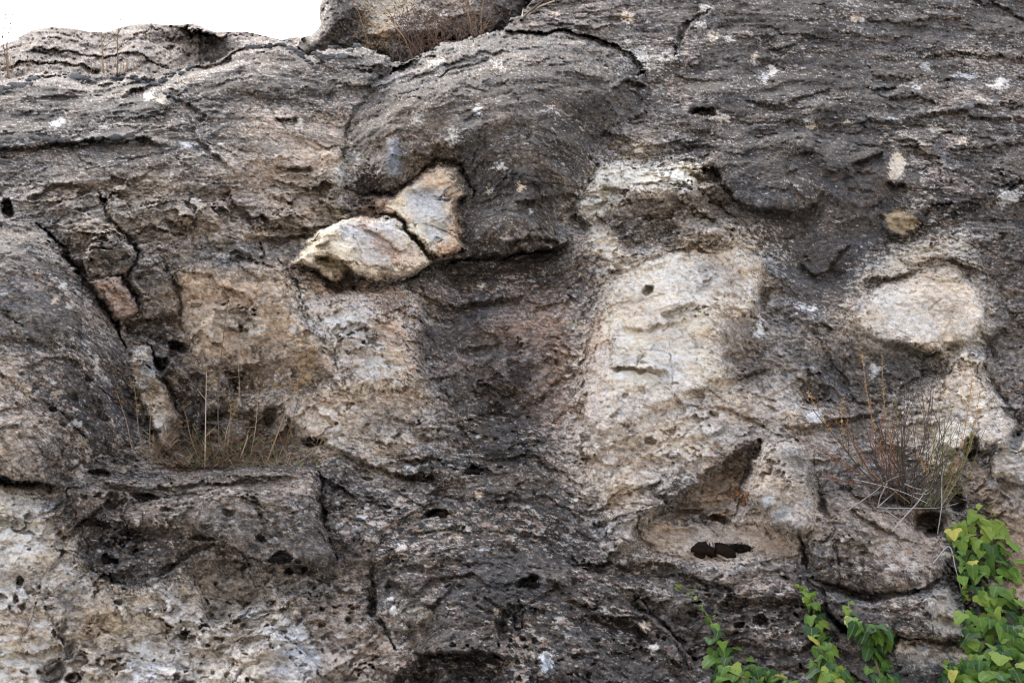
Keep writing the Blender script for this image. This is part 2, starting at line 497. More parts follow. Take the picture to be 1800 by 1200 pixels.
pit(33,1022,9,13,.10); pit(27,1055,8,10,.06)
pit(92,1175,24,26,.09); pit(128,1190,16,12,.08); pit(120,1140,9,16,.06)
soft([(200,1060),(215,1058),(230,1090),(214,1100)], -.05, 5)
ledge([(250,1068),(300,1075),(322,1060)], .02, .04, 16, 14)
pit(270,1110,14,8,.04); pit(330,1105,9,12,.05); pit(265,1125,16,6,.04)
pit(34,925,16,12,.05); pit(52,910,10,8,.04); pit(110,950,10,20,.04)
crack([(470,1160),(440,1170),(415,1195)], 5, .05)
for k_ in range(120):
    pit(random.uniform(0, 640), random.uniform(1020, 1200), random.uniform(2.5, 9), random.uniform(2, 6), random.uniform(.015, .045), random.uniform(-30, 10))
for k_ in range(30):
    pit(random.uniform(530, 700), random.uniform(1020, 1200), random.uniform(2.5, 6), random.uniform(2, 4), random.uniform(.012, .03), random.uniform(-30, 10))

# centre: carved hollow between two flat panels, channel below it
soft([(735,500),(800,470),(900,470),(1000,480),(1055,500),(1045,560),(1030,640),(1010,700),(985,745),(880,745),(790,720),(750,680),(738,600)], -.045, 12)
ledge([(700,500),(740,522),(775,540),(830,530),(900,520),(940,515)], .03, .04, 40, 24)
soft([(805,560),(860,545),(960,575),(990,600),(985,660),(930,690),(860,700),(800,690),(790,640)], .035, 18)
ledge([(790,620),(850,618),(910,612),(940,596)], .015, .02, 18, 12)
pit(905,640,14,9,.03); pit(912,668,22,12,.04); pit(880,690,14,8,.03); pit(888,592,16,5,.02)
ledge([(950,610),(985,640),(1010,655)], .02, .02, 18, 12)
bump([(985,560),(1010,555),(1030,575),(1020,592),(995,588)], .03, 9)
soft([(600,510),(700,500),(735,530),(735,640),(720,680),(640,690),(596,650),(580,590)], .03, 12)
ledge([(600,580),(620,560),(655,570),(670,560)], .02, .03, 14, 12)
pit(692,636,14,5,.025,14)
bump([(565,560),(598,552),(606,572),(590,588),(568,580)], .05, 9)
crack([(560,545),(580,590),(570,600)], 4, .05)
soft([(985,760),(1040,790),(1062,860),(1070,940),(1050,1000),(990,985),(960,900),(955,820)], -.045, 30)
pit(832,828,14,9,.06,10); pit(768,903,22,9,.08,-8); pit(930,1028,24,8,.08); pit(693,760,10,5,.03)
ledge([(720,905),(765,908),(800,898)], .02, .02, 14, 12)
for k_ in range(70):
    pit(random.uniform(600, 1040), random.uniform(720, 1010), random.uniform(3, 9), random.uniform(2, 4), random.uniform(.008, .022), random.uniform(-10, 20))
# lower boulder
bump(LOW_BOULDER, .05, 90, 2.2)
crack([(690,975),(655,1005),(646,1040),(650,1075),(680,1100),(698,1135)], 7, .13)
pit(656,1045,8,36,.08)
ledge([(690,1010),(720,1040),(745,1060),(765,1062)], .03, .05, 20, 26)
bump([(700,1040),(740,1045),(760,1058),(745,1095),(705,1090)], .05, 12)
ledge([(690,1105),(730,1100),(760,1075)], .03, .05, 24, 24)
ledge([(720,1135),(800,1150),(860,1150),(900,1170)], .05, .14, 40, 50)
pit(730,1190,50,20,.10)
bump([(940,1150),(960,1138),(980,1165),(1000,1185),(945,1190)], .04, 10)
pit(870,1110,12,24,.05); pit(905,1090,12,20,.05); pit(880,1075,14,8,.04); pit(910,1068,10,7,.04)
ledge([(1000,1095),(1060,1080),(1110,1095),(1140,1130)], .03, .05, 24, 22)
ledge([(1090,1060),(1150,1085),(1200,1130),(1230,1180)], -.03, -.08, 24, 26)
pit(1135,1060,26,18,.05)
crack([(1130,1050),(1180,1110),(1210,1170)], 10, .07)
for k_ in range(60):
    pit(random.uniform(720, 1180), random.uniform(1030, 1200), random.uniform(3, 9), random.uniform(2, 6), random.uniform(.01, .03), random.uniform(-20, 20))

# right of centre: fresh pale panels
bump([(1000,370),(1025,330),(1050,286),(1100,280),(1150,292),(1205,285),(1225,310),(1215,345),(1150,350),(1090,360),(1062,395),(1030,385)], .06, 14)
ledge([(1003,376),(1030,392),(1048,402)], .02, .10, 20, 18)
ledge([(1050,372),(1075,396)], .02, .05, 14, 14)
crack([(1095,285),(1100,320),(1104,345),(1114,352)], 4, .045)
crack([(1062,340),(1080,350),(1095,330)], 3, .03); crack([(1104,330),(1122,322),(1128,340),(1106,348)], 3, .03)
ledge([(1060,230),(1100,250),(1110,268)], .03, .05, 18, 16)
ledge([(1108,275),(1140,274),(1190,262),(1230,246)], .03, .05, 24, 14)
bump([(1104,262),(1122,256),(1136,274),(1108,278)], .03, 8)
ledge([(1222,290),(1248,296),(1262,310),(1262,330)], .03, .08, 30, 24)
crack([(1150,318),(1172,330),(1205,332)], 4, .04)
soft([(1120,355),(1240,340),(1290,370),(1240,400),(1180,430),(1110,430),(1085,400)], -.035, 14)
bump([(1195,412),(1230,398),(1268,392),(1300,405),(1296,425),(1240,424),(1205,436)], .04, 10)
ledge([(1200,420),(1240,424),(1290,428)], .015, .04, 12, 12)
ledge([(1062,478),(1110,470),(1150,448),(1180,436)], .02, .035, 20, 16)
soft([(1068,500),(1110,466),(1180,440),(1290,430),(1345,462),(1320,540),(1285,590),(1262,662),(1200,690),(1100,742),(1050,760),(1030,730),(1046,640),(1056,560)], .035, 10)
soft([(1245,480),(1280,465),(1335,450),(1345,462),(1300,480),(1280,500),(1300,520),(1270,525)], .02, 6)
pit(1150,510,12,9,.05); ledge([(1140,502),(1160,506)], .01, .03, 8, 10)
ledge([(1172,556),(1200,546),(1232,538)], .02, .035, 22, 12)
ledge([(1068,652),(1110,648),(1128,655),(1178,646)], .02, .05, 40, 14)
crack([(1124,620),(1120,650)], 2.5, .02); crack([(1182,600),(1180,648),(1190,690)], 3, .02)
crack([(1060,500),(1074,580),(1072,650)], 3, .015)
ledge([(1080,585),(1140,578),(1200,568),(1260,545)], .01, .015, 30, 14)
pit(1130,690,6,6,.03); pit(1095,700,8,4,.02)
ledge([(1200,690),(1250,672),(1310,660),(1360,640)], .02, .03, 24, 18)
pit(1290,560,22,16,.03); pit(1320,610,26,20,.04); pit(1285,630,18,12,.03)
pit(1345,530,12,22,.05); pit(1136,776,12,9,.05)
bump([(1020,775),(1045,768),(1062,785),(1050,800),(1026,798)], .03, 9)
ledge([(1330,545),(1380,550),(1430,570),(1490,590)], .02, .025, 16, 14)

# dark overhanging face upper right
bump([(1225,285),(1262,305),(1288,345),(1312,360),(1400,372),(1440,350),(1480,372),(1560,360),(1580,300),(1560,262),(1500,240),(1420,235),(1330,240),(1250,255)], .04, 22)
ledge([(1262,312),(1288,346),(1310,362),(1338,358),(1362,366),(1400,374),(1450,352)], .03, .06, 30, 40)
ledge([(1404,452),(1424,468),(1446,476),(1466,466),(1484,448),(1500,435)], .02, .035, 50, 14, 1.3)
ledge([(1490,290),(1530,276),(1555,268)], .03, .06, 22, 18)
bump([(1375,250),(1400,244),(1432,262),(1425,282),(1390,276)], .04, 10)
ledge([(1380,278),(1410,282),(1430,270)], .01, .04, 10, 12)
ledge([(1320,190),(1360,183),(1440,156),(1470,150)], .03, .04, 24, 16)
bump([(1415,180),(1440,160),(1480,180),(1470,205),(1425,200)], .05, 16)
ledge([(1560,178),(1600,172),(1650,176)], .03, .05, 20, 14)
ledge([(1520,150),(1545,158),(1585,160)], .03, .04, 20, 14)
ledge([(1600,110),(1660,98),(1730,100),(1800,106),(1900,100)], .04, .05, 34, 14)
ledge([(1380,212),(1450,232),(1530,216),(1620,206),(1720,186),(1820,176)], .05, .06, 30, 16)
ledge([(1680,205),(1740,208),(1820,212)], .03, .05, 20, 14)
crack([(1244,24),(1216,42),(1196,68),(1181,92)], 9, .14)
pit(1240,198,22,9,.10)
ledge([(1310,178),(1350,186),(1400,184)], .02, .03, 18, 12)
pit(1365,88,18,12,.05); pit(1345,68,20,14,.04); ledge([(1320,100),(1360,108),(1385,120)], .02, .04, 16, 12)
ledge([(1330,66),(1380,76),(1420,64),(1440,66)], .02, .03, 18, 16)
ledge([(1500,40),(1580,34),(1640,32),(1710,32)], .03, .035, 22, 12)
ledge([(1730,0),(1770,20),(1810,45)], .04, .05, 22, 16)
ledge([(1660,265),(1740,262),(1800,252)], .03, .04, 26, 14)
bump([(1740,345),(1770,328),(1860,330),(1860,358),(1780,360)], .03, 9)
bump(TAN_CHIP, .05, 8)
ledge([(1552,418),(1600,410),(1632,398)], .02, .03, 10, 12)
ledge([(1560,318),(1580,330),(1600,322)], .02, .05, 12, 10)
crack([(1290,470),(1330,430),(1340,400)], 4, .02)

# right: pale slab with broken lower lip, and the faces below
ledge([(1500,490),(1560,488),(1620,468),(1666,456),(1700,468),(1750,478)], .045, .05, 30, 14)
bump(PALE_SLAB, .05, 14)
ledge([(1500,594),(1540,604),(1590,608),(1640,624),(1668,618)], .025, .055, 30, 24, 1.6)
ledge([(1560,615),(1610,618),(1650,626)], .01, .03, 12, 8)
pit(1675,608,18,14,.06)
soft([(1500,612),(1560,620),(1640,632),(1650,660),(1620,700),(1560,730),(1500,735),(1470,690)], -.03, 12)
ledge([(1420,668),(1430,695),(1450,700)], .03, .05, 14, 14)
pit(1440,690,22,24,.05)
bump([(1380,720),(1420,715),(1444,740),(1410,756),(1380,750)], .04, 12)
ledge([(1390,760),(1430,752),(1500,736),(1560,724)], .03, .05, 24, 20)
bump([(1640,690),(1665,640),(1700,606),(1732,620),(1750,680),(1790,736),(1780,775),(1740,790),(1690,800),(1640,790),(1615,740)], .045, 14)
crack([(1735,600),(1738,650),(1760,690),(1795,745)], 6, .06)
pit(1730,650,10,18,.05); ledge([(1720,560),(1750,600),(1760,640)], .03, .04, 16, 14)
crack([(1610,735),(1640,728),(1672,718)], 4, .05)
bump(RIGHT_STONE, .07, 16)
pit(1783,768,16,20,.08)
pit(1706,786,16,26,.14,12)
pit(1720,800,26,8,.06,-20)

# lower right: hollow, rounded forms, wedge and step
soft([(1150,905),(1190,880),(1240,838),(1290,806),(1330,790),(1318,820),(1306,860),(1296,905),(1262,914),(1200,906)], -.075, 12)
crack([(1335,786),(1322,812),(1304,835),(1296,860)], 8, .12)
pit(1322,795,7,9,.06); pit(1335,781,6,5,.05)
pit(1267,908,18,7,.10,22); pit(1215,893,28,7,.05)
ledge([(1120,912),(1150,892),(1190,866),(1240,832),(1290,800),(1334,784)], .025, .055, 26, 44, 1.4)
bump(LEG, .14, 20)
soft([(1350,880),(1385,868),(1395,895),(1370,925),(1352,905)], -.02, 6)
soft([(1120,945),(1150,918),(1240,905),(1290,915),(1340,925),(1390,960),(1400,998),(1320,985),(1240,985),(1150,975)], -.07, 9)
ledge([(1060,965),(1090,925),(1140,895),(1180,870),(1240,830),(1300,800)], .02, -.01, 16, 14)
bump([(1060,930),(1100,895),(1150,870),(1165,890),(1140,915),(1125,935),(1122,965),(1085,968)], .045, 14)
bump([(1060,960),(1118,930),(1126,968),(1180,985),(1170,1005),(1100,1000),(1064,985)], .05, 14)
ledge([(1075,995),(1130,990),(1180,990),(1200,1003)], .02, .05, 20, 26)
crack([(1402,940),(1410,965),(1412,985),(1416,1008)], 10, .16)
bump([(1420,905),(1440,900),(1464,930),(1468,955),(1450,1000),(1430,1010),(1418,960)], .06, 12)
crack([(1432,800),(1436,860),(1440,900),(1470,960),(1480,1020)], 6, .05)
bump(WEDGE, .06, 30)
ledge([(1432,1022),(1480,1030),(1540,1038),(1610,1030),(1660,1010)], .02, .05, 16, 12)
crack([(1432,1024),(1480,1032),(1540,1040),(1610,1032),(1662,1010)], 5, .04)
bump(STEP, .09, 16)
soft([(1625,1030),(1680,1022),(1690,1070),(1690,1112),(1660,1115),(1640,1070)], -.03, 6)
crack([(1636,1060),(1642,1090),(1648,1115)], 4, .03)
bump([(1622,1040),(1640,1026),(1654,1060),(1646,1090),(1630,1070)], .03, 6)
pit(1488,1108,22,9,.12,16); crack([(1450,1078),(1470,1098),(1510,1116)], 8, .12)
crack([(1545,1116),(1600,1118),(1640,1124),(1740,1132)], 5, .09)
ledge([(1640,1124),(1690,1126),(1740,1132)], .02, .03, 10, 20)
crack([(1662,985),(1680,1020),(1700,1060),(1702,1110)], 12, .14)
pit(1630,915,34,22,.14); pit(1632,935,14,9,.10); pit(1676,882,14,22,.12); pit(1560,880,40,14,.06)
bump([(1634,890),(1664,888),(1678,930),(1650,935)], .06, 10)
pit(1210,1080,28,16,.05); pit(1290,1065,26,14,.06); pit(1335,1095,12,10,.06); pit(1300,1100,10,7,.05)
bump([(1345,1100),(1362,1098),(1366,1125),(1345,1125)], .04, 8)
ledge([(1280,1050),(1340,1060),(1400,1062)], .02, .05, 20, 24)
ledge([(1290,1120),(1340,1140),(1400,1150)], .02, .04, 20, 20)
crack([(1170,1090),(1190,1130),(1210,1160)], 8, .06)
for k_ in range(50):
    pit(random.uniform(1160, 1460), random.uniform(1010, 1200), random.uniform(3, 8), random.uniform(2, 5), random.uniform(.01, .03), random.uniform(-20, 20))

# fissures of the fresh panel
for pl_ in ([(1196,594),(1206,584),(1216,592),(1226,610),(1242,618)], [(1088,618),(1130,617),(1160,611),(1182,615)], [(1122,617),(1131,625),(1120,642)], [(1146,614),(1156,600)], [(1150,584),(1166,574)], [(1174,582),(1182,572)],
        [(1124,530),(1150,526),(1175,518)], [(1230,510),(1246,504)], [(1182,616),(1182,640)], [(1080,600),(1092,598)], [(1110,690),(1150,676),(1196,668)], [(1200,560),(1222,556),(1238,550)], [(1640,545),(1655,530)], [(1600,520),(1612,512)]):
    crack(pl_, 2.2, .022)
# small spalls: short broken lips all over the weathered rock
for k_ in range(430):
    x_, y_ = R0.uniform(-60, 1860), R0.uniform(85, 1230)
    if 1040 < x_ < 1300 and 440 < y_ < 740 or 1500 < x_ < 1740 and 470 < y_ < 790 or 500 < x_ < 830 and 290 < y_ < 500 or in_sky_px(x_, y_):
        continue
    ln_ = R0.uniform(10, 46) * (1.3 if y_ > 600 else 1)
    an_ = math.radians(R0.gauss(36, 22) if (x_ < 640 and y_ < 760) else R0.gauss(-8, 20) if x_ > 1000 else R0.gauss(6, 24))
    n_ = 4
    pl_ = [(x_ + (t_ / (n_ - 1) - .5) * 2 * ln_ * math.cos(an_) + R0.uniform(-4, 4), y_ + (t_ / (n_ - 1) - .5) * 2 * ln_ * math.sin(an_) + R0.uniform(-4, 4)) for t_ in range(n_)]
    sc_ = R0.choice((.5, .7, 1, 1, 1.5))
    sc_ *= .45 if (y_ < 330 and x_ < 1140 or x_ < 220) else .8
    ledge(pl_, .014 * sc_, .017 * sc_, R0.uniform(12, 30), R0.uniform(7, 15), 1.3)
# rock further back: low ridge against the sky and the pillar
H[in_ridge] = (-1.75 - 0.0105 * (150 - WY) + 0.05 * np.sin(WX * .021) + 0.10 * np.sin(WX * .009 + 1))[in_ridge]
H[in_pillar] = (-2.05 - 0.0032 * (100 - WY) + 0.22 * (1 - (1 - np.clip(pil / 60, 0, 1)) ** 2))[in_pillar]
for pts_, amp_ in (([(640,60),(700,20),(760,10),(800,60)], .12), ([(560,60),(640,30),(650,-60),(560,-60)], .1)):
    s_ = window(pts_, 30); H[s_] += np.where(in_pillar[s_], amp_ * sstep(poly_sd(pts_, WX[s_], WY[s_]), -14, 14), 0)
if True:
    s_ = window([(0,60),(560,140)], 40)
    for pts_, dn_ in (([(60,100),(120,92),(200,96),(280,120)], .05), ([(210,80),(240,62),(300,58),(360,66)], .035), ([(340,70),(390,64),(440,70)], .03), ([(430,62),(490,72),(545,80)], .03), ([(20,120),(90,112),(170,118)], .06)):
        d_, g_, a_ = line_dist(pts_, WX[s_], WY[s_])
        H[s_] += np.where(in_ridge[s_], -dn_ * np.exp(-d_ / 8) * (g_ < 0) + .5 * dn_ * np.exp(-d_ / 8) * (g_ >= 0), 0)
# crests roll away from the viewer
H -= np.where((in_sky < 6) & (in_sky > -26), .14 * (1 - np.clip(-in_sky / 26, 0, 1)) ** 2, 0)
s_ = window(SLOPE_TOP + MASS2_TOP, 30)
ct, _, _ = line_dist(SLOPE_TOP + MASS2_TOP[1:], WX[s_], WY[s_])
H[s_] -= np.where((~in_ridge[s_]) & (~in_pillar[s_]) & (ct < 26), .22 * (1 - ct / 26) ** 2, 0)
s_ = window(BOULDER, 4)
bs = poly_sd(BOULDER, WX[s_], WY[s_])
H[s_] -= np.where((bs > 0) & (bs < 30) & (WY[s_] < 130), .16 * (1 - bs / 30) ** 2, 0)

# ------------------------------------------------------------------ weathering: chips, flakes, pocks, grain
ROUGH = np.ones_like(H)
CHIP = np.full_like(H, .8)


def region(arr, pts, val, w):
    s = window(pts, w + 6)
    m = sstep(poly_sd(pts, WX[s], WY[s]), -w, w)
    arr[s] = arr[s] * (1 - m) + val * m


PANEL = [(1068,500),(1110,466),(1180,440),(1290,430),(1345,462),(1320,540),(1285,590),(1262,662),(1200,690),(1100,742),(1050,760),(1030,730),(1046,640),(1056,560)]
NICHE = [(735,500),(800,470),(1000,480),(1055,500),(1045,560),(1030,640),(1010,700),(985,745),(880,745),(790,720),(750,680)]
region(ROUGH, BOULDER, .55, 20); region(CHIP, BOULDER, .4, 20)
region(ROUGH, DOME, .7, 20); region(CHIP, DOME, .35, 20)
region(ROUGH, [(1240,250),(1600,240),(1600,420),(1480,560),(1330,540),(1340,420)], .4, 30); region(CHIP, [(1240,250),(1600,240),(1600,420),(1480,560),(1330,540),(1340,420)], .35, 30)
region(ROUGH, PANEL, .2, 14); region(CHIP, PANEL, .5, 10)
region(ROUGH, PALE_SLAB, .28, 8); region(CHIP, PALE_SLAB, .25, 8)
region(ROUGH, STONE_UP, .35, 6); region(CHIP, STONE_UP, .9, 6)
region(ROUGH, STONE_LOW, .3, 6); region(CHIP, STONE_LOW, .6, 6)
region(ROUGH, NICHE, .6, 14)
region(ROUGH, FLAT_MASS, .6, 14); region(CHIP, FLAT_MASS, 1.0, 14)
region(ROUGH, [(1640,690),(1700,606),(1750,680),(1780,775),(1640,790)], .3, 10)
region(ROUGH, WEDGE, .6, 12); region(ROUGH, LEG, .6, 10)
region(ROUGH, [(1120,945),(1150,918),(1290,915),(1390,960),(1400,998),(1240,985)], .45, 8); region(CHIP, [(1120,945),(1150,918),(1290,915),(1390,960),(1400,998),(1240,985)], .1, 8)
region(CHIP, [(1000,370),(1050,276),(1215,275),(1260,330),(1300,420),(1180,440),(1062,395)], 1.6, 8)
region(CHIP, [(-60,880),(130,930),(150,1010),(330,1000),(470,1060),(640,1020),(700,1240),(-60,1240)], 1.5, 20)
region(CHIP, [(500,505),(735,510),(735,690),(600,690)], 1.0, 14)
region(CHIP, [(1160,1000),(1480,1010),(1480,1240),(1160,1240)], 1.0, 20)
region(CHIP, [(90,310),(330,310),(600,300),(620,420),(480,450),(300,480),(100,440)], 1.4, 20)
region(ROUGH, [(1320,770),(1320,690),(1000,760),(950,1000),(1060,1000),(1100,900)], .7, 20)

region(CHIP, [(-700,90),(620,80),(620,300),(300,320),(-700,340)], .35, 30); region(ROUGH, [(-700,90),(620,80),(620,300),(300,320),(-700,340)], .6, 30)
region(CHIP, [(1140,-100),(2400,-100),(2400,230),(1140,230)], .45, 30); region(ROUGH, [(1140,-100),(2400,-100),(2400,230),(1140,230)], .55, 30)
P1 = face_point(X, Y, H)
n_a = tex(VOL_A, P1, 1.7, 11)
n_b = tex(VOL_A, P1, 0.62, 12, 1.5)
n_c = tex(VOL_B, P1, 0.42, 13, 1.1)
n_d = tex(VOL_B, P1, 0.17, 14, 1.1)
D = .018 * n_a + .0055 * n_b * (.3 + .7 * ROUGH)
# ridged weathering: sharp little crests with hollows between them
D += ROUGH * (.0021 * (1.0 - 2 * np.abs(n_c)) + .0007 * n_d)
# flakes: the face steps back along wandering lines, each step with a sharp lower lip
zz = (P1 @ (-UPV * 0.0 + np.array([.25, 0, 1.0]))).astype(f32)
for per, amp, off, kz in ((1.7, .006, 21, 2.2), (.8, .0012, 22, 5.0)):
    s_ = 1.25 * tex(VOL_A, P1, per, off, 1.2) + zz * kz
    fr = s_ - np.floor(s_)
    prof = np.where(fr < .10, 1 - fr / .10, (fr - .10) / .90)       # short undercut, then a long rise
    msk = sstep(tex(VOL_A, P1, 1.3, off + 5), .1, 1.1)
    D -= ROUGH * amp * prof * msk
# scalloped hollows with sharp ribs between them, strongest low on the face
SCAL = .35 + .75 * sstep(tex(VOL_A, P1, 1.2, 35), -.6, 1.2)
region(SCAL, [(-700,850),(600,1000),(700,1260),(-700,1260)], 1.3, 40)
region(SCAL, PANEL, .12, 12); region(SCAL, PALE_SLAB, .08, 10); region(SCAL, STONE_UP, .1, 6); region(SCAL, STONE_LOW, .15, 6)
region(SCAL, [(1240,250),(1600,240),(1600,420),(1480,560),(1330,540),(1340,420)], .3, 30)
region(SCAL, BOULDER, .35, 20); region(SCAL, [(1640,690),(1700,606),(1750,680),(1780,775),(1640,790)], .2, 10)
region(SCAL, [(1120,945),(1150,918),(1290,915),(1390,960),(1400,998),(1240,985)], .1, 8)
WP = P1 + .012 * np.stack([n_b, n_c, tex(VOL_A, P1, .5, 36)], -1)
f1, f2, tl, rn_ = worley(WP, .15, 5, 1.3)
D += SCAL * .020 * (f1 - .45)
D += CHIP * (np.where(rn_ > .55, .056, .018) * tl + .006 * (rn_ - .5)) - CHIP * .005 * (1 - sstep(f2 - f1, 0, .08))
f1, f2, tl, rn_ = worley(P1 + .05 * n_b[..., None] * .3, .34, 8, 1.4)
D += (.3 + CHIP) * np.clip(ROUGH, .25, 1) * .034 * tl
f1, f2, tl, rn2 = worley(WP, .052, 6, 1.2)
D += SCAL * np.clip(ROUGH, .3, 1) * .011 * (f1 - .45)
D += (.25 + .75 * CHIP) * np.maximum(ROUGH, .45) * .0095 * tl
pock = tex(VOL_C, P1, .30, 31)
D -= ROUGH * .007 * sstep(pock, 1.1, 2.3) * sstep(tex(VOL_A, P1, .9, 32), -.3, .8)
pock2 = tex(VOL_C, P1, .15, 33)
D -= ROUGH * .0022 * sstep(pock2, 1.0, 2.2)
fade = np.where(in_ridge | in_pillar, .8, 1.0)
H2 = H + D * fade
# let the outermost grid points lie exactly on the skyline
gy_, gx_ = np.gradient(in_sky, CY, CX)
EDGE = (in_sky > 0) & (in_sky < FINE * 1.9)
X = np.where(EDGE, X - gx_ * in_sky, X); Y = np.where(EDGE, Y - gy_ * in_sky, Y)
P2 = face_point(X, Y, H2)

# ------------------------------------------------------------------ stone colour: crust, lichen, fresh breaks, rust, plus shade painted into some recesses
TAN, PALE, CREAM, BLUE = srgb(166,143,116), srgb(206,188,164), srgb(218,207,189), srgb(176,182,188)
DARK, BLACK, BROWN, OCHRE = srgb(74,71,71), srgb(36,35,37), srgb(104,88,72), srgb(142,116,72)
RUST, PINK, GREY, MID = srgb(186,128,88), srgb(192,158,138), srgb(130,125,120), srgb(112,106,101)
WHITE = srgb(212,211,208)
m1 = tex(VOL_A, P1, .85, 41); m2 = tex(VOL_B, P1, .24, 42, 1.3); m3 = tex(VOL_C, P1, .10, 43, 1.5); m4 = tex(VOL_A, P1, 1.9, 44)
RAG = tex(VOL_B, P1, .22, 45, 1.2) + .7 * tex(VOL_C, P1, .09, 46, 1.4)
RGB = np.empty(H.shape + (3,))
v = np.clip(.46 + .14 * m1 + .22 * m2 + .22 * m3, 0, 1)[..., None]
RGB[:] = np.where(v < .5, DARK + (MID - DARK) * v * 2, MID + (srgb(164,156,148) - MID) * (v - .5) * 2)
CRUST = np.ones_like(H)


def paint(pts, col, al=.85, e=10., rag=8., crust=None):
    s = window(pts, e + 3 * abs(rag) + 4)
    m = al * sstep(poly_sd(pts, WX[s], WY[s]) + rag * RAG[s], -e, e)
    kq = .4 + .6 * (1 if crust is None else crust)
    lum = 1 + kq * (.24 * m2[s] + .18 * m3[s]) + .08 * m1[s]
    RGB[s] = RGB[s] * (1 - m[..., None]) + col * np.clip(lum, .5, 1.6)[..., None] * m[..., None]
    if crust is not None:
        CRUST[s] = CRUST[s] * (1 - m) + crust * m


def streak(pts, w, col, al=.8, rag=4., crust=None):
    s = window(pts, w + 3 * rag + 6)
    d, _, a = line_dist(pts, WX[s], WY[s])
    m = al * sstep(w - d + rag * RAG[s], -w * .5, w * .7)
    RGB[s] = RGB[s] * (1 - m[..., None]) + col * np.clip(1 + .15 * m2[s], .5, 1.5)[..., None] * m[..., None]
    if crust is not None:
        CRUST[s] = CRUST[s] * (1 - m) + crust * m


# broad tones
paint([(-700,-50),(560,-50),(560,140),(-700,160)], srgb(146,132,121), .6, 20, 14)
paint([(-700,140),(640,80),(640,240),(300,300),(-700,330)], srgb(60,58,58), .55, 40, 20)
paint([(100,300),(330,310),(470,230),(620,210),(630,400),(560,480),(480,450),(300,460),(120,440)], srgb(150,137,122), .75, 40, 22, .8)
paint([(430,200),(600,210),(610,350),(520,400),(430,330)], srgb(166,147,126), .7, 24, 20, .7)
paint(BOULDER, srgb(89,82,76), .75, 14, 8)
paint([(640,330),(625,250),(690,190),(800,180),(810,280),(760,292),(700,335)], srgb(116,104,92), .7, 16, 10)
paint([(640,150),(700,118),(820,70),(1010,58),(1120,110),(1100,130),(960,100),(800,120),(700,160)], srgb(144,140,136), .5, 16, 14)
paint([(1140,-300),(2600,-300),(2600,420),(1560,430),(1330,560),(1330,420),(1240,300),(1130,220)], srgb(78,73,71), .7, 30, 12)
paint([(900,-300),(1200,-300),(1220,60),(1130,100),(1010,56),(900,56)], srgb(110,103,100), .6, 20, 14)
paint([(1330,300),(1560,290),(1600,420),(1500,520),(1400,560),(1340,480)], srgb(92,88,87), .7, 40, 18, .7)
paint([(1380,20),(1480,20),(1450,140),(1400,150),(1370,60)], srgb(72,69,70), .55, 20, 10)
paint([(1600,110),(1850,110),(1850,330),(1640,330)], srgb(110,104,101), .5, 30, 20)
paint(DOME, srgb(108,102,97), .55, 20, 14)
paint([(-700,380),(60,384),(170,520),(200,600),(120,640),(-700,560)], srgb(107,103,100), .5, 20, 18)
paint([(100,620),(215,640),(240,760),(150,820),(60,740)], srgb(77,72,71), .7, 24, 18)
paint([(-700,620),(0,630),(60,700),(120,780),(60,845),(-700,840)], srgb(180,165,150), .55, 20, 24)
paint([(-700,860),(0,862),(70,880),(130,930),(150,1010),(240,1030),(330,1005),(440,985),(470,1060),(560,1110),(640,1130),(660,1260),(-700,1260)], srgb(202,192,179), .85, 16, 16, .4)
paint(LEDGE_BLOCK, srgb(124,114,105), .62, 18, 20, .9)
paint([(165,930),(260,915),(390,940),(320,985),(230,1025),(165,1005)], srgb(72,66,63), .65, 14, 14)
paint([(338,1004),(400,984),(440,990),(462,1050),(400,1086),(376,1078)], srgb(104,94,84), .6, 12, 14)  # shade of the triangular hollow, painted into the colour
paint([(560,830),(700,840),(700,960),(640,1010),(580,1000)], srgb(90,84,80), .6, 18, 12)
paint([(520,1040),(640,1010),(650,1080),(700,1140),(700,1260),(560,1260)], srgb(150,138,126), .7, 18, 20)
paint([(300,480),(490,460),(520,530),(600,650),(560,690),(430,690),(400,640),(330,610)], srgb(178,158,134), .85, 16, 12, .45)
paint([(240,500),(310,490),(320,565),(250,560)], srgb(128,118,105), .7, 10, 8, .5)
paint(BLOCK_A, srgb(108,100,90), .7, 8, 6, .6)
paint(BLOCK_PINK, srgb(161,135,116), .85, 6, 6, .5)
paint([(166,492),(190,482),(212,488),(216,510),(180,512)], srgb(187,161,142), .8, 8, 6, .3)
paint(SLAB, srgb(183,168,149), .85, 6, 6, .4)
paint([(248,640),(275,632),(284,655),(270,668),(250,664)], BLUE, .7, 6, 4, .1)
paint([(270,742),(300,740),(306,756),(284,764)], srgb(195,194,191), .8, 6, 4, .2)
paint([(330,440),(440,430),(480,452),(400,470),(320,462)], srgb(129,124,121), .6, 12, 12)
paint([(380,640),(470,636),(570,650),(590,672),(540,690),(410,690)], srgb(105,90,77), .7, 12, 12)  # shadow below the flat mass, painted as a darker tone
paint([(440,692),(600,672),(640,650),(740,670),(760,720),(680,800),(560,800),(460,740)], srgb(190,172,152), .75, 20, 22, .8)
paint([(300,745),(360,735),(480,735),(540,790),(300,830),(260,800)], srgb(115,98,82), .7, 16, 10, .6)
paint([(500,510),(600,505),(710,508),(735,540),(730,640),(700,680),(640,690),(600,650),(540,560)], srgb(226,211,199), .85, 12, 16, .25)
paint([(650,515),(725,520),(728,640),(690,660),(660,640)], srgb(220,196,182), .7, 10, 10, .25)
paint([(660,525),(700,520),(715,555),(690,565),(664,548)], srgb(83,77,77), .7, 6, 12, .4)
paint([(600,590),(650,580),(650,660),(612,660)], srgb(158,152,145), .7, 10, 10, .4)
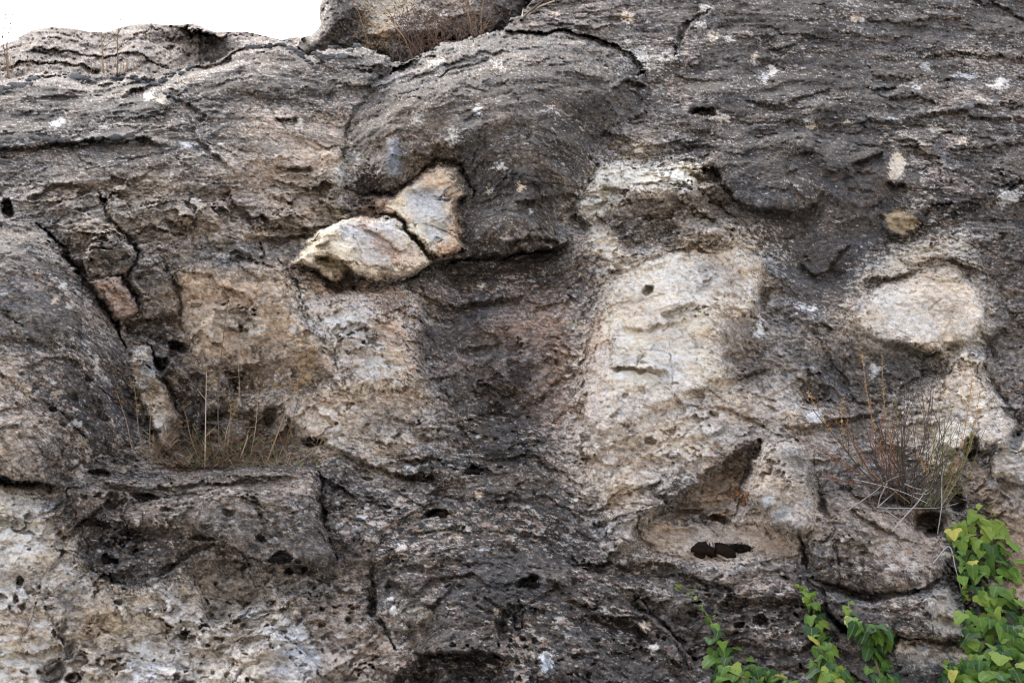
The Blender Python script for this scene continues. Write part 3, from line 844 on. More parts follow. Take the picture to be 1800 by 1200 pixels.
paint([(740,500),(800,470),(1000,470),(1060,500),(1045,580),(1020,680),(990,745),(880,760),(770,730),(745,600)], srgb(118,105,98), .75, 30, 20, .85)
paint([(740,520),(860,525),(880,560),(800,600),(770,680),(745,680)], srgb(78,73,73), .6, 26, 24, .7)
paint([(880,560),(1010,540),(1040,600),(1000,660),(900,600)], srgb(168,142,126), .7, 18, 18, .6)
paint([(1000,562),(1026,570),(1022,590),(1000,584)], srgb(191,186,177), .85, 4, 4, .2)
paint([(720,455),(960,450),(1000,480),(960,520),(800,510),(720,500)], srgb(85,76,71), .75, 14, 10)  # painted shade in the undercut below the big boulder
paint([(770,680),(960,690),(970,760),(930,900),(880,900),(750,800)], srgb(67,64,65), .6, 24, 24)
paint([(960,650),(1030,640),(1010,760),(970,800),(940,740)], srgb(143,123,113), .7, 14, 20, .6)
paint([(600,700),(720,690),(760,770),(700,830),(600,800)], srgb(159,148,135), .5, 20, 26)
paint([(640,880),(1000,800),(1060,960),(1000,1010),(680,980)], srgb(84,79,77), .65, 24, 20)
paint([(1000,760),(1050,770),(1070,880),(1020,870),(990,820)], srgb(149,129,114), .7, 16, 18, .7)
paint(LOW_BOULDER, srgb(80,75,73), .75, 16, 12)
paint([(690,1040),(760,1055),(745,1095),(700,1092)], srgb(127,121,108), .75, 6, 8, .4)
paint([(720,1140),(900,1150),(900,1200),(720,1220)], srgb(68,62,58), .6, 14, 12)  # shaded underside of the low boulder, painted dark
paint([(1060,950),(1180,990),(1400,1000),(1440,1040),(1440,1240),(1180,1240),(1100,1040)], srgb(96,88,84), .75, 16, 12)
paint([(1230,985),(1400,1000),(1420,1030),(1330,1040),(1230,1020)], srgb(148,142,138), .5, 10, 16)
for pts_ in ([(232,1120),(262,1118),(276,1140),(262,1164),(236,1168)], [(430,1080),(460,1062),(472,1076),(452,1098),(436,1094)], [(395,1130),(420,1124),(430,1150),(410,1160)], [(470,1140),(520,1120),(556,1160),(560,1200),(470,1200)], [(112,988),(132,994),(126,1004),(114,1000)], [(228,1176),(268,1172),(262,1200),(226,1200)]):
    paint(pts_, srgb(172,174,178), .5, 6, 6, .2)
for pts_ in ([(140,1100),(180,1080),(190,1110),(150,1130)], [(20,1080),(60,1085),(56,1120),(24,1110)], [(180,1150),(216,1140),(214,1190),(180,1196)], [(370,1100),(430,1096),(446,1116),(440,1130),(380,1120)]):
    paint(pts_, srgb(140,124,104), .6, 8, 8, .5)
paint([(556,40),(570,-80),(640,-80),(640,30),(620,90),(560,90)], srgb(96,88,86), .7, 14, 10)
paint([(630,0),(650,-40),(740,-40),(728,12),(706,34),(680,70),(652,66),(646,30)], srgb(206,188,160), .85, 8, 10, .3)
paint([(664,44),(690,38),(694,60),(668,62)], srgb(186,144,100), .7, 6, 5, .3)
paint([(762,20),(784,18),(790,32),(764,34)], srgb(214,208,200), .85, 4, 4, .1)
paint([(730,-40),(840,-40),(840,60),(760,70),(740,40)], srgb(150,136,124), .6, 12, 14, .7)
paint([(840,-60),(900,-60),(896,60),(850,64)], srgb(104,98,94), .7, 10, 8, .7)
# fresh and pale stone on the right
paint([(1010,380),(1060,285),(1215,285),(1245,340),(1350,450),(1330,560),(1300,640),(1420,690),(1420,790),(1260,800),(1130,880),(1040,910),(1000,800),(1030,600),(1062,480),(1000,400)], srgb(184,172,158), .62, 34, 30, .42)
paint([(1000,370),(1030,320),(1050,284),(1110,278),(1160,290),(1212,282),(1240,330),(1190,345),(1120,345),(1062,395),(1028,388)], srgb(214,203,186), .9, 9, 9, .25)
paint([(1060,300),(1076,310),(1082,325),(1066,328)], BLUE, .8, 5, 3, .1); paint([(1076,345),(1092,328),(1098,345),(1080,360)], srgb(187,191,190), .8, 4, 3, .1)
paint([(1056,345),(1066,345),(1066,362),(1054,358)], BLUE, .7, 4, 3, .1); paint([(1160,288),(1204,286),(1210,325),(1175,330)], srgb(206,198,186), .8, 6, 6, .2)
paint([(1104,262),(1122,256),(1134,272),(1108,276)], srgb(199,189,170), .85, 4, 3, .2)
paint([(1040,420),(1060,400),(1085,398),(1102,420),(1098,445),(1072,476),(1050,440)], srgb(216,206,190), .9, 8, 7, .2)
paint([(1110,345),(1250,335),(1300,365),(1290,400),(1180,420),(1100,430),(1090,390)], srgb(111,98,85), .7, 14, 12, .8)
paint([(1080,400),(1180,385),(1190,425),(1130,440),(1095,430)], srgb(82,75,72), .7, 12, 12, .8)
paint([(1180,385),(1205,368),(1232,376),(1226,400),(1195,405)], srgb(187,180,170), .8, 8, 6, .3)
paint([(1195,412),(1268,392),(1300,408),(1240,436),(1210,436)], srgb(171,159,142), .75, 8, 8, .4)
paint([(1010,770),(1020,690),(1040,560),(1066,480),(1120,450),(1230,430),(1350,440),(1362,480),(1330,570),(1300,650),(1330,690),(1240,730),(1140,790),(1060,830)], srgb(196,185,170), .7, 26, 24, .35)
paint(PANEL, srgb(203,192,176), .93, 20, 15, .14)
paint([(1200,440),(1340,450),(1345,470),(1290,520),(1240,520),(1220,470)], srgb(185,172,156), .7, 10, 8, .2)
paint([(1070,590),(1180,560),(1260,545),(1250,640),(1180,690),(1075,660)], srgb(202,193,178), .8, 12, 8, .08)
paint([(1080,640),(1130,618),(1176,620),(1178,645),(1080,650)], BLUE, .4, 8, 6, .05)
paint([(1140,605),(1180,600),(1180,618),(1150,616)], BLUE, .7, 6, 4, .05)
paint([(1072,600),(1085,560),(1095,575),(1085,610)], BLUE, .4, 6, 4, .05); paint([(1190,620),(1210,640),(1180,640)], BLUE, .4, 4, 3)
paint([(1030,600),(1055,560),(1070,600),(1060,740),(1010,760),(1020,690)], srgb(193,174,159), .8, 10, 10, .25)
paint([(1040,740),(1200,690),(1330,660),(1420,690),(1420,760),(1340,790),(1260,820),(1150,860),(1080,930),(1030,880),(1020,800)], srgb(184,171,156), .8, 20, 22, .75)
paint([(1080,760),(1190,730),(1250,740),(1160,830),(1090,830)], srgb(175,164,149), .5, 16, 20, .6)
paint([(1255,555),(1345,545),(1400,600),(1330,680),(1265,640)], srgb(124,112,102), .65, 14, 18)
paint([(1325,560),(1400,570),(1480,640),(1400,700),(1330,640)], srgb(144,140,136), .6, 16, 20)
paint([(1325,540),(1345,470),(1375,470),(1390,520),(1360,560)], srgb(127,124,119), .6, 10, 10)
for p_, c_ in (([(1326,566),(1346,560),(1352,576),(1334,582)], WHITE), ([(1400,535),(1432,540),(1428,548),(1404,546)], WHITE)):
    paint(p_, c_, .85, 4, 4, .1)
paint([(1460,600),(1500,610),(1500,680),(1440,680),(1430,640)], srgb(113,103,97), .6, 12, 10)
paint([(1540,740),(1640,730),(1720,800),(1690,850),(1580,820)], srgb(176,162,146), .6, 24, 22, .5)
paint([(430,700),(600,672),(640,640),(740,660),(770,740),(700,810),(560,800)], srgb(184,172,158), .5, 24, 26, .6)
# crust-free slabs right
paint([(1500,495),(1560,490),(1660,462),(1716,450),(1690,415),(1630,418),(1560,440)], srgb(198,188,172), .85, 12, 14, .3)
paint([(1650,560),(1735,555),(1748,640),(1705,655),(1650,628)], srgb(204,192,174), .85, 10, 10, .2)
paint([(1480,562),(1518,506),(1570,478),(1660,455),(1724,466),(1762,540),(1764,600),(1704,644),(1600,628),(1500,606)], srgb(192,183,170), .75, 16, 22, .4)
paint(PALE_SLAB, srgb(192,181,166), .9, 18, 18, .16)
paint([(1550,560),(1600,545),(1650,570),(1600,590)], srgb(198,200,200), .5, 14, 10, .1)
paint([(1540,604),(1610,606),(1660,622),(1640,630),(1600,622),(1550,614)], OCHRE * .75, .7, 5, 4, .4)
paint([(1502,596),(1545,604),(1545,614),(1510,606)], srgb(204,200,192), .8, 4, 3, .1)
paint([(1480,615),(1560,622),(1640,634),(1640,665),(1580,710),(1540,740),(1480,740),(1460,690)], srgb(100,95,91), .6, 20, 18, .7)  # shade in the hollow under the slab's lip, painted on
paint([(1526,642),(1546,648),(1540,664),(1532,660)], srgb(199,196,191), .9, 3, 2, .1)
paint([(1600,720),(1640,690),(1668,640),(1700,604),(1732,622),(1750,680),(1790,736),(1780,775),(1730,800),(1640,790),(1570,770)], srgb(197,185,170), .85, 20, 20, .25)
paint([(1700,560),(1735,580),(1735,640),(1716,640),(1700,600)], srgb(185,180,171), .7, 6, 6, .3)
paint([(1775,620),(1850,610),(1850,650),(1790,640)], srgb(204,200,192), .8, 6, 8, .2)
paint([(1740,450),(1900,440),(1900,760),(1795,745),(1740,640)], srgb(104,96,92), .75, 12, 14)
paint([(1690,800),(1760,830),(1900,830),(1900,1180),(1760,1100),(1720,900)], srgb(169,152,135), .8, 16, 14, .5)
paint(RIGHT_STONE, srgb(176,172,164), .8, 8, 8, .3)
paint([(1760,930),(1900,920),(1900,1100),(1790,1080)], srgb(169,146,125), .7, 14, 8, .3)
paint([(1440,700),(1560,735),(1580,800),(1480,840),(1420,780)], srgb(147,138,129), .6, 16, 18)
# lower right forms
paint([(1120,950),(1150,915),(1250,905),(1290,912),(1345,925),(1400,965),(1400,998),(1320,985),(1240,985),(1150,978)], srgb(190,174,157), .9, 8, 8, .25)
paint([(1150,905),(1190,880),(1240,838),(1300,800),(1320,815),(1300,860),(1290,905),(1262,914)], srgb(164,142,116), .85, 10, 8, .5)
paint([(1262,840),(1296,850),(1290,905),(1268,905)], srgb(169,146,126), .7, 8, 6, .3)
paint(LEG, srgb(172,162,150), .85, 10, 10, .4)
paint([(1350,880),(1390,866),(1396,895),(1372,925),(1350,905)], srgb(167,166,161), .7, 6, 5, .2)
paint([(1296,880),(1340,880),(1350,930),(1300,915)], srgb(196,186,176), .7, 8, 6, .2)
paint([(1060,960),(1100,900),(1165,870),(1165,900),(1122,940),(1126,975),(1080,985)], srgb(157,150,140), .7, 8, 8, .5)
paint([(1420,905),(1440,900),(1466,930),(1462,970),(1440,1005),(1420,960)], srgb(177,170,160), .75, 6, 7, .3)
paint(WEDGE, srgb(140,130,121), .8, 10, 8, .9)
paint([(1540,900),(1610,915),(1650,945),(1655,985),(1600,960),(1560,930)], srgb(166,149,136), .7, 12, 12, .5)
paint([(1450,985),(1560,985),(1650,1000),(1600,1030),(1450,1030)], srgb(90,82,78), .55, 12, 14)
paint(STEP, srgb(89,82,76), .8, 8, 8, .9)
paint([(1450,1036),(1620,1044),(1640,1056),(1450,1056)], srgb(148,144,140), .5, 8, 10)
paint([(1625,1034),(1650,1026),(1690,1030),(1690,1110),(1650,1112),(1636,1070)], srgb(162,159,152), .8, 7, 6, .3)
paint([(1570,1124),(1640,1128),(1730,1134),(1720,1165),(1640,1175),(1580,1160)], srgb(172,164,152), .75, 12, 12, .4)
paint([(1668,960),(1700,950),(1720,1000),(1710,1100),(1690,1080)], srgb(65,60,58), .7, 10, 8)
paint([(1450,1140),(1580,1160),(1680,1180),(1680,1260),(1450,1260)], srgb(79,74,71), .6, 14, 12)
paint([(1600,895),(1640,890),(1640,930),(1610,925)], srgb(147,119,94), .7, 8, 5, .3)
paint([(1640,890),(1670,888),(1678,935),(1650,935)], srgb(172,163,146), .8, 5, 5, .3)
# wedged stones: rust rims, blue-grey fresh faces
paint(STONE_UP, srgb(206,186,158), .95, 5, 4, .1)
paint([(718,348),(745,325),(785,330),(800,380),(792,425),(760,432),(740,400),(722,376)], srgb(176,180,182), .85, 9, 6, .05)
paint([(735,312),(776,293),(800,304),(812,322),(780,334),(745,334)], srgb(204,172,142), .5, 9, 9, .1)
paint([(792,345),(812,330),(808,380),(811,428),(798,430),(794,385)], srgb(200,160,128), .5, 4, 5, .1)
paint([(772,425),(800,425),(806,440),(772,446)], srgb(168,116,70), .75, 5, 4, .2)
paint([(672,352),(690,346),(690,374),(674,374)], srgb(196,150,112), .5, 5, 6, .2)
paint([(786,296),(812,306),(826,334),(806,330)], srgb(92,82,74), .7, 5, 6, .6)
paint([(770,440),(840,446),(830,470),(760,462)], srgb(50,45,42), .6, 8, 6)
paint(STONE_LOW, srgb(206,192,166), .95, 5, 4, .12)
paint([(590,405),(680,386),(712,420),(722,440),(690,465),(650,470),(640,440),(610,430)], srgb(188,188,190), .8, 9, 6, .1)
paint([(704,432),(738,440),(736,458),(700,470),(690,455)], srgb(200,160,132), .55, 6, 8, .2)
paint([(538,450),(575,446),(605,462),(625,484),(590,490),(560,476)], srgb(126,108,66), .85, 4, 3, .3)
paint([(560,430),(600,405),(620,402),(590,430),(570,440)], srgb(112,100,84), .45, 6, 8, .5)
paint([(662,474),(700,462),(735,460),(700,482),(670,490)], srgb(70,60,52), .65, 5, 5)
for q_ in ((640,404),(668,420),(652,470),(686,440),(646,385)):
    paint([(q_[0]-12,q_[1]-6),(q_[0]+12,q_[1]-4),(q_[0]+9,q_[1]+8),(q_[0]-8,q_[1]+7)], srgb(196,150,118), .5, 6, 5, .2)
paint([(500,475),(560,490),(680,500),(700,520),(600,520),(520,500)], srgb(176,142,118), .6, 10, 10, .5)
paint([(596,292),(612,288),(616,325),(598,330)], srgb(168,170,168), .85, 4, 3, .2)
paint([(585,350),(610,346),(604,380),(592,378)], srgb(184,178,162), .85, 4, 3, .2)
paint([(680,240),(700,238),(706,280),(710,308),(682,310)], srgb(140,144,150), .85, 4, 3, .15)
paint([(626,270),(640,268),(636,298),(628,300)], srgb(164,166,160), .8, 4, 3, .2)
paint([(783,230),(798,228),(800,258),(786,260)], srgb(188,184,170), .8, 4, 4, .2); paint([(726,205),(742,202),(736,222),(724,222)], srgb(176,178,176), .8, 4, 3, .2)
paint([(752,110),(776,108),(780,128),(762,130)], srgb(200,200,198), .85, 4, 4, .2); paint([(870,105),(886,108),(894,122),(880,122)], srgb(196,190,180), .8, 4, 4, .2)
paint([(1090,80),(1130,100),(1170,98),(1140,118),(1100,108)], srgb(196,196,194), .75, 7, 10, .3)
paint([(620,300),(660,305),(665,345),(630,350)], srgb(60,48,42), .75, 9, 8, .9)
paint([(640,345),(690,342),(680,378),(630,378)], srgb(112,84,66), .8, 8, 6, .5)
# white and cream chips, lichen discs
SPOTS = [(1232,46,16,7),(1256,60,9,5),(1282,64,10,5),(1362,122,12,9),(1330,100,7,10),(1346,132,12,6),(1500,34,14,5),(1580,292,19,26),(1772,346,34,14),(1590,390,40,20),
 (1492,36,9,4),(1628,122,12,5),(1270,212,22,7),(1490,220,12,4),(1580,210,22,5),(1418,214,10,5),(1420,228,9,5),(1700,130,30,5),(1760,148,26,7),(1720,170,20,4),
 (1612,160,8,4),(1236,20,18,6),(1105,28,14,8),(840,190,10,7),(968,198,5,5),(980,20,10,4),(100,212,18,6),(265,175,14,9),(290,182,14,7),(330,250,14,5),
 (118,500,10,5),(97,522,8,8),(125,534,14,7),(168,638,6,10),(55,694,12,9),(135,745,10,5),(395,443,18,9),(450,410,36,10),(510,578,12,8),(440,590,20,8),
 (752,572,7,4),(745,568,9,3),(850,500,6,3),(700,930,8,6),(765,910,14,5),(690,1072,8,9),(750,1082,12,12),(960,1160,16,18),(935,1150,6,8),(860,1072,7,6),
 (685,1045,9,6),(1140,1142,14,9),(1130,1100,18,10),(440,1075,20,12),(250,1140,22,18),(510,1135,16,9),(270,1018,7,6),(120,996,12,5),(52,982,7,5),(1345,880,16,12),
 (1250,1140,8,4),(1690,1150,20,8),(1630,1140,18,8),(840,760,9,3),(860,766,8,3),(715,816,14,5),(930,785,9,4),(1160,835,8,4),(1440,735,20,16),(1660,975,12,7),
 (735,530,16,4),(1730,480,12,4),(1650,230,20,4),(1700,250,14,4),(880,290,10,5),(860,330,10,4),(915,325,8,5),(930,375,7,5),(780,830,9,4),(840,870,12,4),
 (640,900,10,5),(710,960,14,6),(790,950,16,5),(850,960,18,4),(1010,880,10,4),(700,870,8,4),(590,880,8,8),(1520,1000,7,4),(1480,1010,10,4),(1740,840,14,8)]
for k_, (x_, y_, a_, b_) in enumerate(SPOTS):
    pts_ = [(x_ + a_ * math.cos(t_) * (0.75 + .25 * math.sin(t_ * 3 + k_)), y_ + b_ * math.sin(t_)) for t_ in np.linspace(0, 2 * math.pi, 9)[:-1]]
    c_ = [srgb(200,196,188), srgb(198,184,164), srgb(186,190,194)][k_ % 3] if (x_, y_) != (1590, 390) else srgb(172,152,118)
    paint(pts_, c_, .94, 2.2, 2.2, .06)
# rust coloured stains, orange and mustard lichen in small patches
oz = tex(VOL_B, P1, .32, 51)
o_ = (.45 * sstep(oz, 1.3, 2.3) * CRUST)[..., None]
RGB = RGB * (1 - o_) + srgb(150,104,70) * o_
yl = (.4 * sstep(tex(VOL_B, P1, .4, 52), 2.0, 2.7))[..., None]
RGB = RGB * (1 - yl) + srgb(132,112,54) * yl
# tone of the crust drifts, and small crisp flakes of bared stone and pale lichen sit on it; pale stone carries dark pocks
lum0 = RGB.mean(-1)
FR = .35 * tex(VOL_A, P1, .9, 61, 1.3) + .6 * tex(VOL_B, P1, .36, 62, 1.6) + .5 * tex(VOL_B, P1, .17, 63, 1.7)
cw = np.clip(.12 + .88 * CRUST, 0, 1)
RGB = RGB * np.exp(.26 * np.tanh(FR) * cw)[..., None]
hv = np.clip(.7 * tex(VOL_A, P1, .8, 65) + .5 * tex(VOL_B, P1, .3, 66), -2, 2)
RGB = RGB * np.stack([1 + .055 * hv, np.ones_like(hv), 1 - .075 * hv], -1)
lm = RGB.mean(-1, keepdims=True)
RGB = RGB * (1.0 * (np.maximum(lm, .01) / .5) ** .36)
FLK = np.full(H.shape, 1.28)
for pts_, v_, w_ in (([(-700,90),(620,80),(620,330),(300,340),(-700,380)], 1.0, 40), (DOME, .85, 30), ([(560,700),(1000,740),(1060,1000),(600,1000)], .78, 40),
        ([(900,-100),(1240,-100),(1240,200),(1140,240)], 1.0, 40), ([(1620,80),(2400,80),(2400,330),(1600,330)], .8, 40), ([(1300,240),(1600,260),(1600,440),(1400,560),(1320,480)], 1.9, 30),
        (NICHE, 1.15, 20), (LOW_BOULDER, 1.05, 20), (BOULDER, 1.45, 20), ([(1150,1000),(1700,1020),(1700,1240),(1150,1240)], 1.0, 30), ([(1080,690),(1420,660),(1420,800),(1100,860)], .8, 30), (WEDGE, .85, 14), ([(520,1020),(700,1010),(700,1240),(560,1240)], .6, 30)):
    region(FLK, pts_, v_, w_)
fl_lo = .45 * tex(VOL_A, P1, 1.1, 70)
FL = .85 * tex(VOL_B, P1, .36, 71, 1.9) + .45 * tex(VOL_C, P1, .17, 72, 1.8) + fl_lo
fm = sstep(FL, FLK, FLK + .30) * np.clip(CRUST * 1.2, 0, 1)
pick = tex(VOL_B, P1, .30, 73)[..., None]
fcol = np.where(pick > .6, srgb(196,194,192), np.where(pick < -.5, srgb(168,142,126), srgb(180,168,153)))
RGB = RGB * (1 - .66 * fm[..., None]) + fcol * .66 * fm[..., None]
BK = .80 * tex(VOL_B, P1, .21, 74, 1.4) + .55 * tex(VOL_C, P1, .12, 75, 1.3) + .45 * tex(VOL_A, P1, 1.0, 76)
bm = (sstep(BK, 1.35, 1.75) * np.clip(.18 + .42 * CRUST, 0, 1))[..., None]
RGB = RGB * (1 - bm) + srgb(54,50,48) * bm
gr3 = RGB.mean(-1, keepdims=True)
RGB = (gr3 + (RGB - gr3) * .80) * np.array([1.01, .995, 1.0])
RGB = np.clip(RGB, .026, .62)

# ------------------------------------------------------------------ materials
def new_mat(name):
    m = bpy.data.materials.new(name)
    m.use_nodes = True
    nt = m.node_tree
    b = nt.nodes['Principled BSDF']
    return m, nt, b


def rock_material():
    m, nt, b = new_mat('weathered_limestone')
    N = nt.nodes.new; L = nt.links.new
    tc = N('ShaderNodeTexCoord')
    mp = N('ShaderNodeMapping'); mp.inputs['Scale'].default_value = (1, 1, 1.5)
    L(tc.outputs['Object'], mp.inputs['Vector'])
    at = N('ShaderNodeAttribute'); at.attribute_name = 'stone_colour'
    cr = N('ShaderNodeAttribute'); cr.attribute_name = 'crust'
    def noise(scale, detail, rough, dist=0.0):
        n = N('ShaderNodeTexNoise'); n.inputs['Scale'].default_value = scale
        n.inputs['Detail'].default_value = detail; n.inputs['Roughness'].default_value = rough; n.inputs['Distortion'].default_value = dist
        L(mp.outputs[0], n.inputs['Vector']); return n.outputs['Fac']
    def ramp(src, a, b_, lo=0.0, hi=1.0):
        r = N('ShaderNodeMapRange'); r.interpolation_type = 'SMOOTHSTEP'
        for k, v_ in (('From Min', a), ('From Max', b_), ('To Min', lo), ('To Max', hi)):
            r.inputs[k].default_value = v_
        L(src, r.inputs['Value']); return r.outputs['Result']
    def math_(op, a, b_):
        r = N('ShaderNodeMath'); r.operation = op
        for k, v_ in enumerate((a, b_)):
            if isinstance(v_, (int, float)): r.inputs[k].default_value = v_
            else: L(v_, r.inputs[k])
        return r.outputs[0]
    def mix(fac, a, b_, blend='MIX'):
        r = N('ShaderNodeMix'); r.data_type = 'RGBA'; r.blend_type = blend
        if isinstance(fac, (int, float)): r.inputs[0].default_value = fac
        else: L(fac, r.inputs[0])
        for k, v_ in ((6, a), (7, b_)):
            if isinstance(v_, tuple): r.inputs[k].default_value = v_
            else: L(v_, r.inputs[k])
        return r.outputs[2]
    g1 = noise(30, 6, .6, .1)
    g2 = noise(90, 4, .6, .0)
    g3 = noise(210, 3, .6)
    grain = math_('ADD', math_('MULTIPLY', ramp(g1, .3, .7), .55), math_('MULTIPLY', ramp(g2, .3, .7), .45))
    amp = math_('ADD', math_('MULTIPLY', cr.outputs['Fac'], .80), .14)
    lum = math_('ADD', 1.0, math_('MULTIPLY', math_('SUBTRACT', grain, .5), math_('MULTIPLY', amp, .5)))
    lum = math_('MULTIPLY', lum, ramp(g3, .25, .75, .82, 1.18))
    cl = N('ShaderNodeVectorMath'); cl.operation = 'SCALE'
    L(at.outputs['Color'], cl.inputs[0]); L(lum, cl.inputs['Scale'])
    col = cl.outputs[0]
    # pale lichen flecks and black pinheads, only on the old crust
    fl = math_('MULTIPLY', ramp(noise(46, 6, .68, .2), .585, .64), math_('MULTIPLY', cr.outputs['Fac'], .22))
    col = mix(fl, col, (.44, .40, .35, 1))
    f2_ = math_('MULTIPLY', ramp(noise(85, 5, .7, .2), .60, .66), math_('MULTIPLY', cr.outputs['Fac'], .34))
    col = mix(f2_, col, (.56, .54, .51, 1))
    bk = math_('MULTIPLY', ramp(noise(40, 6, .68, .2), .59, .65), math_('ADD', math_('MULTIPLY', cr.outputs['Fac'], .30), .02))
    col = mix(bk, col, (.022, .021, .022, 1))
    L(col, b.inputs['Base Color'])
    b.inputs['Roughness'].default_value = .92
    b.inputs['Specular IOR Level'].default_value = .25
    bp = N('ShaderNodeBump'); bp.inputs['Strength'].default_value = .26; bp.inputs['Distance'].default_value = .005
    hgt = math_('ADD', math_('ADD', math_('MULTIPLY', g1, 1.0), math_('MULTIPLY', g2, .6)), math_('MULTIPLY', g3, .25))
    L(math_('MULTIPLY', hgt, amp), bp.inputs['Height'])
    L(bp.outputs[0], b.inputs['Normal'])
    return m


ROCK = rock_material()


def simple(name, col, rough=.8, var=.25, scale=60.0, col2=None, transl=0.0, spec=.3):
    """Small-thing material: noise-mottled colour that also differs from piece to piece."""
    m, nt, b = new_mat(name)
    N = nt.nodes.new; L = nt.links.new
    tc = N('ShaderNodeTexCoord'); n = N('ShaderNodeTexNoise'); n.inputs['Scale'].default_value = scale; n.inputs['Detail'].default_value = 4
    L(tc.outputs['Object'], n.inputs['Vector'])
    oi = N('ShaderNodeObjectInfo')
    mx = N('ShaderNodeMix'); mx.data_type = 'RGBA'
    c2 = col2 if col2 is not None else tuple(c * (1 - var) for c in col)
    mx.inputs[6].default_value = (*col, 1); mx.inputs[7].default_value = (*c2, 1)
    ad = N('ShaderNodeMath'); ad.operation = 'MULTIPLY_ADD'; ad.inputs[1].default_value = .9; 
    sb = N('ShaderNodeMath'); sb.operation = 'SUBTRACT'; sb.inputs[1].default_value = .45
    L(oi.outputs['Random'], sb.inputs[0]); L(n.outputs['Fac'], ad.inputs[0]); L(sb.outputs[0], ad.inputs[2]); ad.use_clamp = True
    L(ad.outputs[0], mx.inputs[0])
    L(mx.outputs[2], b.inputs['Base Color'])
    b.inputs['Roughness'].default_value = rough
    b.inputs['Specular IOR Level'].default_value = spec
    if transl:
        tr = N('ShaderNodeBsdfTranslucent'); ms = N('ShaderNodeMixShader'); ms.inputs[0].default_value = transl
        L(mx.outputs[2], tr.inputs['Color'])
        L(b.outputs[0], ms.inputs[1]); L(tr.outputs[0], ms.inputs[2])
        L(ms.outputs[0], nt.nodes['Material Output'].inputs['Surface'])
    return m


# ------------------------------------------------------------------ cut the rock into its masses and build them
REG = np.zeros(H.shape, np.int32)
MASSES = []


def mass(pts, name, label, cat=None, parent=None):
    MASSES.append((name, label, cat, parent))
    s = window(pts, 14)
    REG[s] = np.where(poly_sd(pts, WX[s], WY[s]) > 0, len(MASSES), REG[s])


CLIFF_LABEL = 'grey brown weathered limestone cliff filling the picture behind the loose masses'
mass(RIDGE, 'rock_ridge', 'low brown ridge of rock against the white sky at top left', 'rock')
mass(PILLAR, 'rock_pillar', 'upright dark and cream rock pillar rising behind the dry brown bush', 'rock')
mass(BOULDER, 'boulder', 'huge dark rounded boulder overhanging the two pale wedged stones', 'boulder')
mass(STONE_UP, 'wedged_stone', 'blue grey stone with rust orange rim wedged under the big boulder', 'stone')
mass(STONE_LOW, 'wedged_stone', 'cream white oval stone with olive underside, left of the rust rimmed stone', 'stone')
mass(DOME, 'boulder', 'rounded grey speckled boulder at the left edge beside the dark diagonal crack', 'boulder')
mass(BLOCK_A, 'stone_block', 'brownish angular block between the dark diagonal cracks, above the pink block', 'stone')
mass(BLOCK_PINK, 'stone_block', 'small pink topped block in the diagonal crack beside the left boulder', 'stone')
mass(BLOCK_C, 'stone_block', 'tan block with pale knobbly cap right of the pink block', 'stone')
mass(FLAT_MASS, 'stone_block', 'broad flat tan rock mass behind the tall dry seed stalks', 'rock')
mass(SLAB, 'stone_slab', 'narrow pale slanting slab with a bluish patch left of the dry plants', 'stone')
mass(CAVITY_STONE, 'stone_block', 'brown stone stuck in the cleft right of the pale slanting slab', 'stone')
mass(LEDGE_BLOCK, 'ledge_block', 'dark square edged rock block with the dry plants growing on its top', 'rock')
mass(LOW_BOULDER, 'boulder', 'big dark pitted boulder at the bottom centre below the worn channel', 'boulder')
mass(LEG, 'rounded_rock', 'rounded pale grey knob of rock right of the triangular hollow', 'rock')
mass(WEDGE, 'rock_wedge', 'broad speckled brown rock wedge below the wiry red and green shrub', 'rock')
mass(STEP, 'rock_step', 'dark block like a step below the speckled wedge, blue grey chip at its right end', 'rock')
mass(PALE_SLAB, 'stone_slab', 'smooth cream slab with broken ochre lower lip at the right', 'stone')
mass(TAN_CHIP, 'stone_chip', 'small tan stone set in the dark face above the smooth cream slab', 'stone')
mass(RIGHT_STONE, 'stone_block', 'light grey stone at the right edge beside the dark hole', 'stone')
REG[in_sky > 0] = -1
REG_CUT = REG.copy()


def mesh_from(name, verts, faces, mat, parent=None, smooth=True):
    me = bpy.data.meshes.new(name)
    verts = np.asarray(verts, f32); faces = np.asarray(faces, np.int32)
    nf, k = faces.shape
    me.vertices.add(len(verts)); me.vertices.foreach_set('co', verts.ravel())
    me.loops.add(nf * k); me.loops.foreach_set('vertex_index', faces.ravel())
    me.polygons.add(nf); me.polygons.foreach_set('loop_start', np.arange(0, nf * k, k, dtype=np.int32))
    me.polygons.foreach_set('loop_total', np.full(nf, k, np.int32))
    if smooth:
        me.polygons.foreach_set('use_smooth', np.ones(nf, bool))
    me.update(calc_edges=True)
    if mat: me.materials.append(mat)
    ob = bpy.data.objects.new(name, me)
    COL.objects.link(ob)
    if parent is not None:
        ob.parent = parent
    return ob


def tag(o, label, cat=None, group=None, kind=None):
    o['label'] = label
    if cat: o['category'] = cat
    if group: o['group'] = group
    if kind: o['kind'] = kind
    return o


ny, nx = H.shape
IDX = np.arange(ny * nx).reshape(ny, nx)
cell = REG[:-1, :-1].copy()
c4 = np.stack([in_sky[:-1, :-1], in_sky[1:, :-1], in_sky[:-1, 1:], in_sky[1:, 1:]])
bad = (c4.max(0) >= FINE * 1.9) | (c4.min(0) >= 0)
r4 = np.stack([REG[:-1, :-1], REG[1:, :-1], REG[:-1, 1:], REG[1:, 1:]])
cell = np.where(cell < 0, r4.max(0), cell)
cell[bad] = -1
PV = P2.reshape(-1, 3); CV = RGB.reshape(-1, 3); KV = CRUST.reshape(-1)


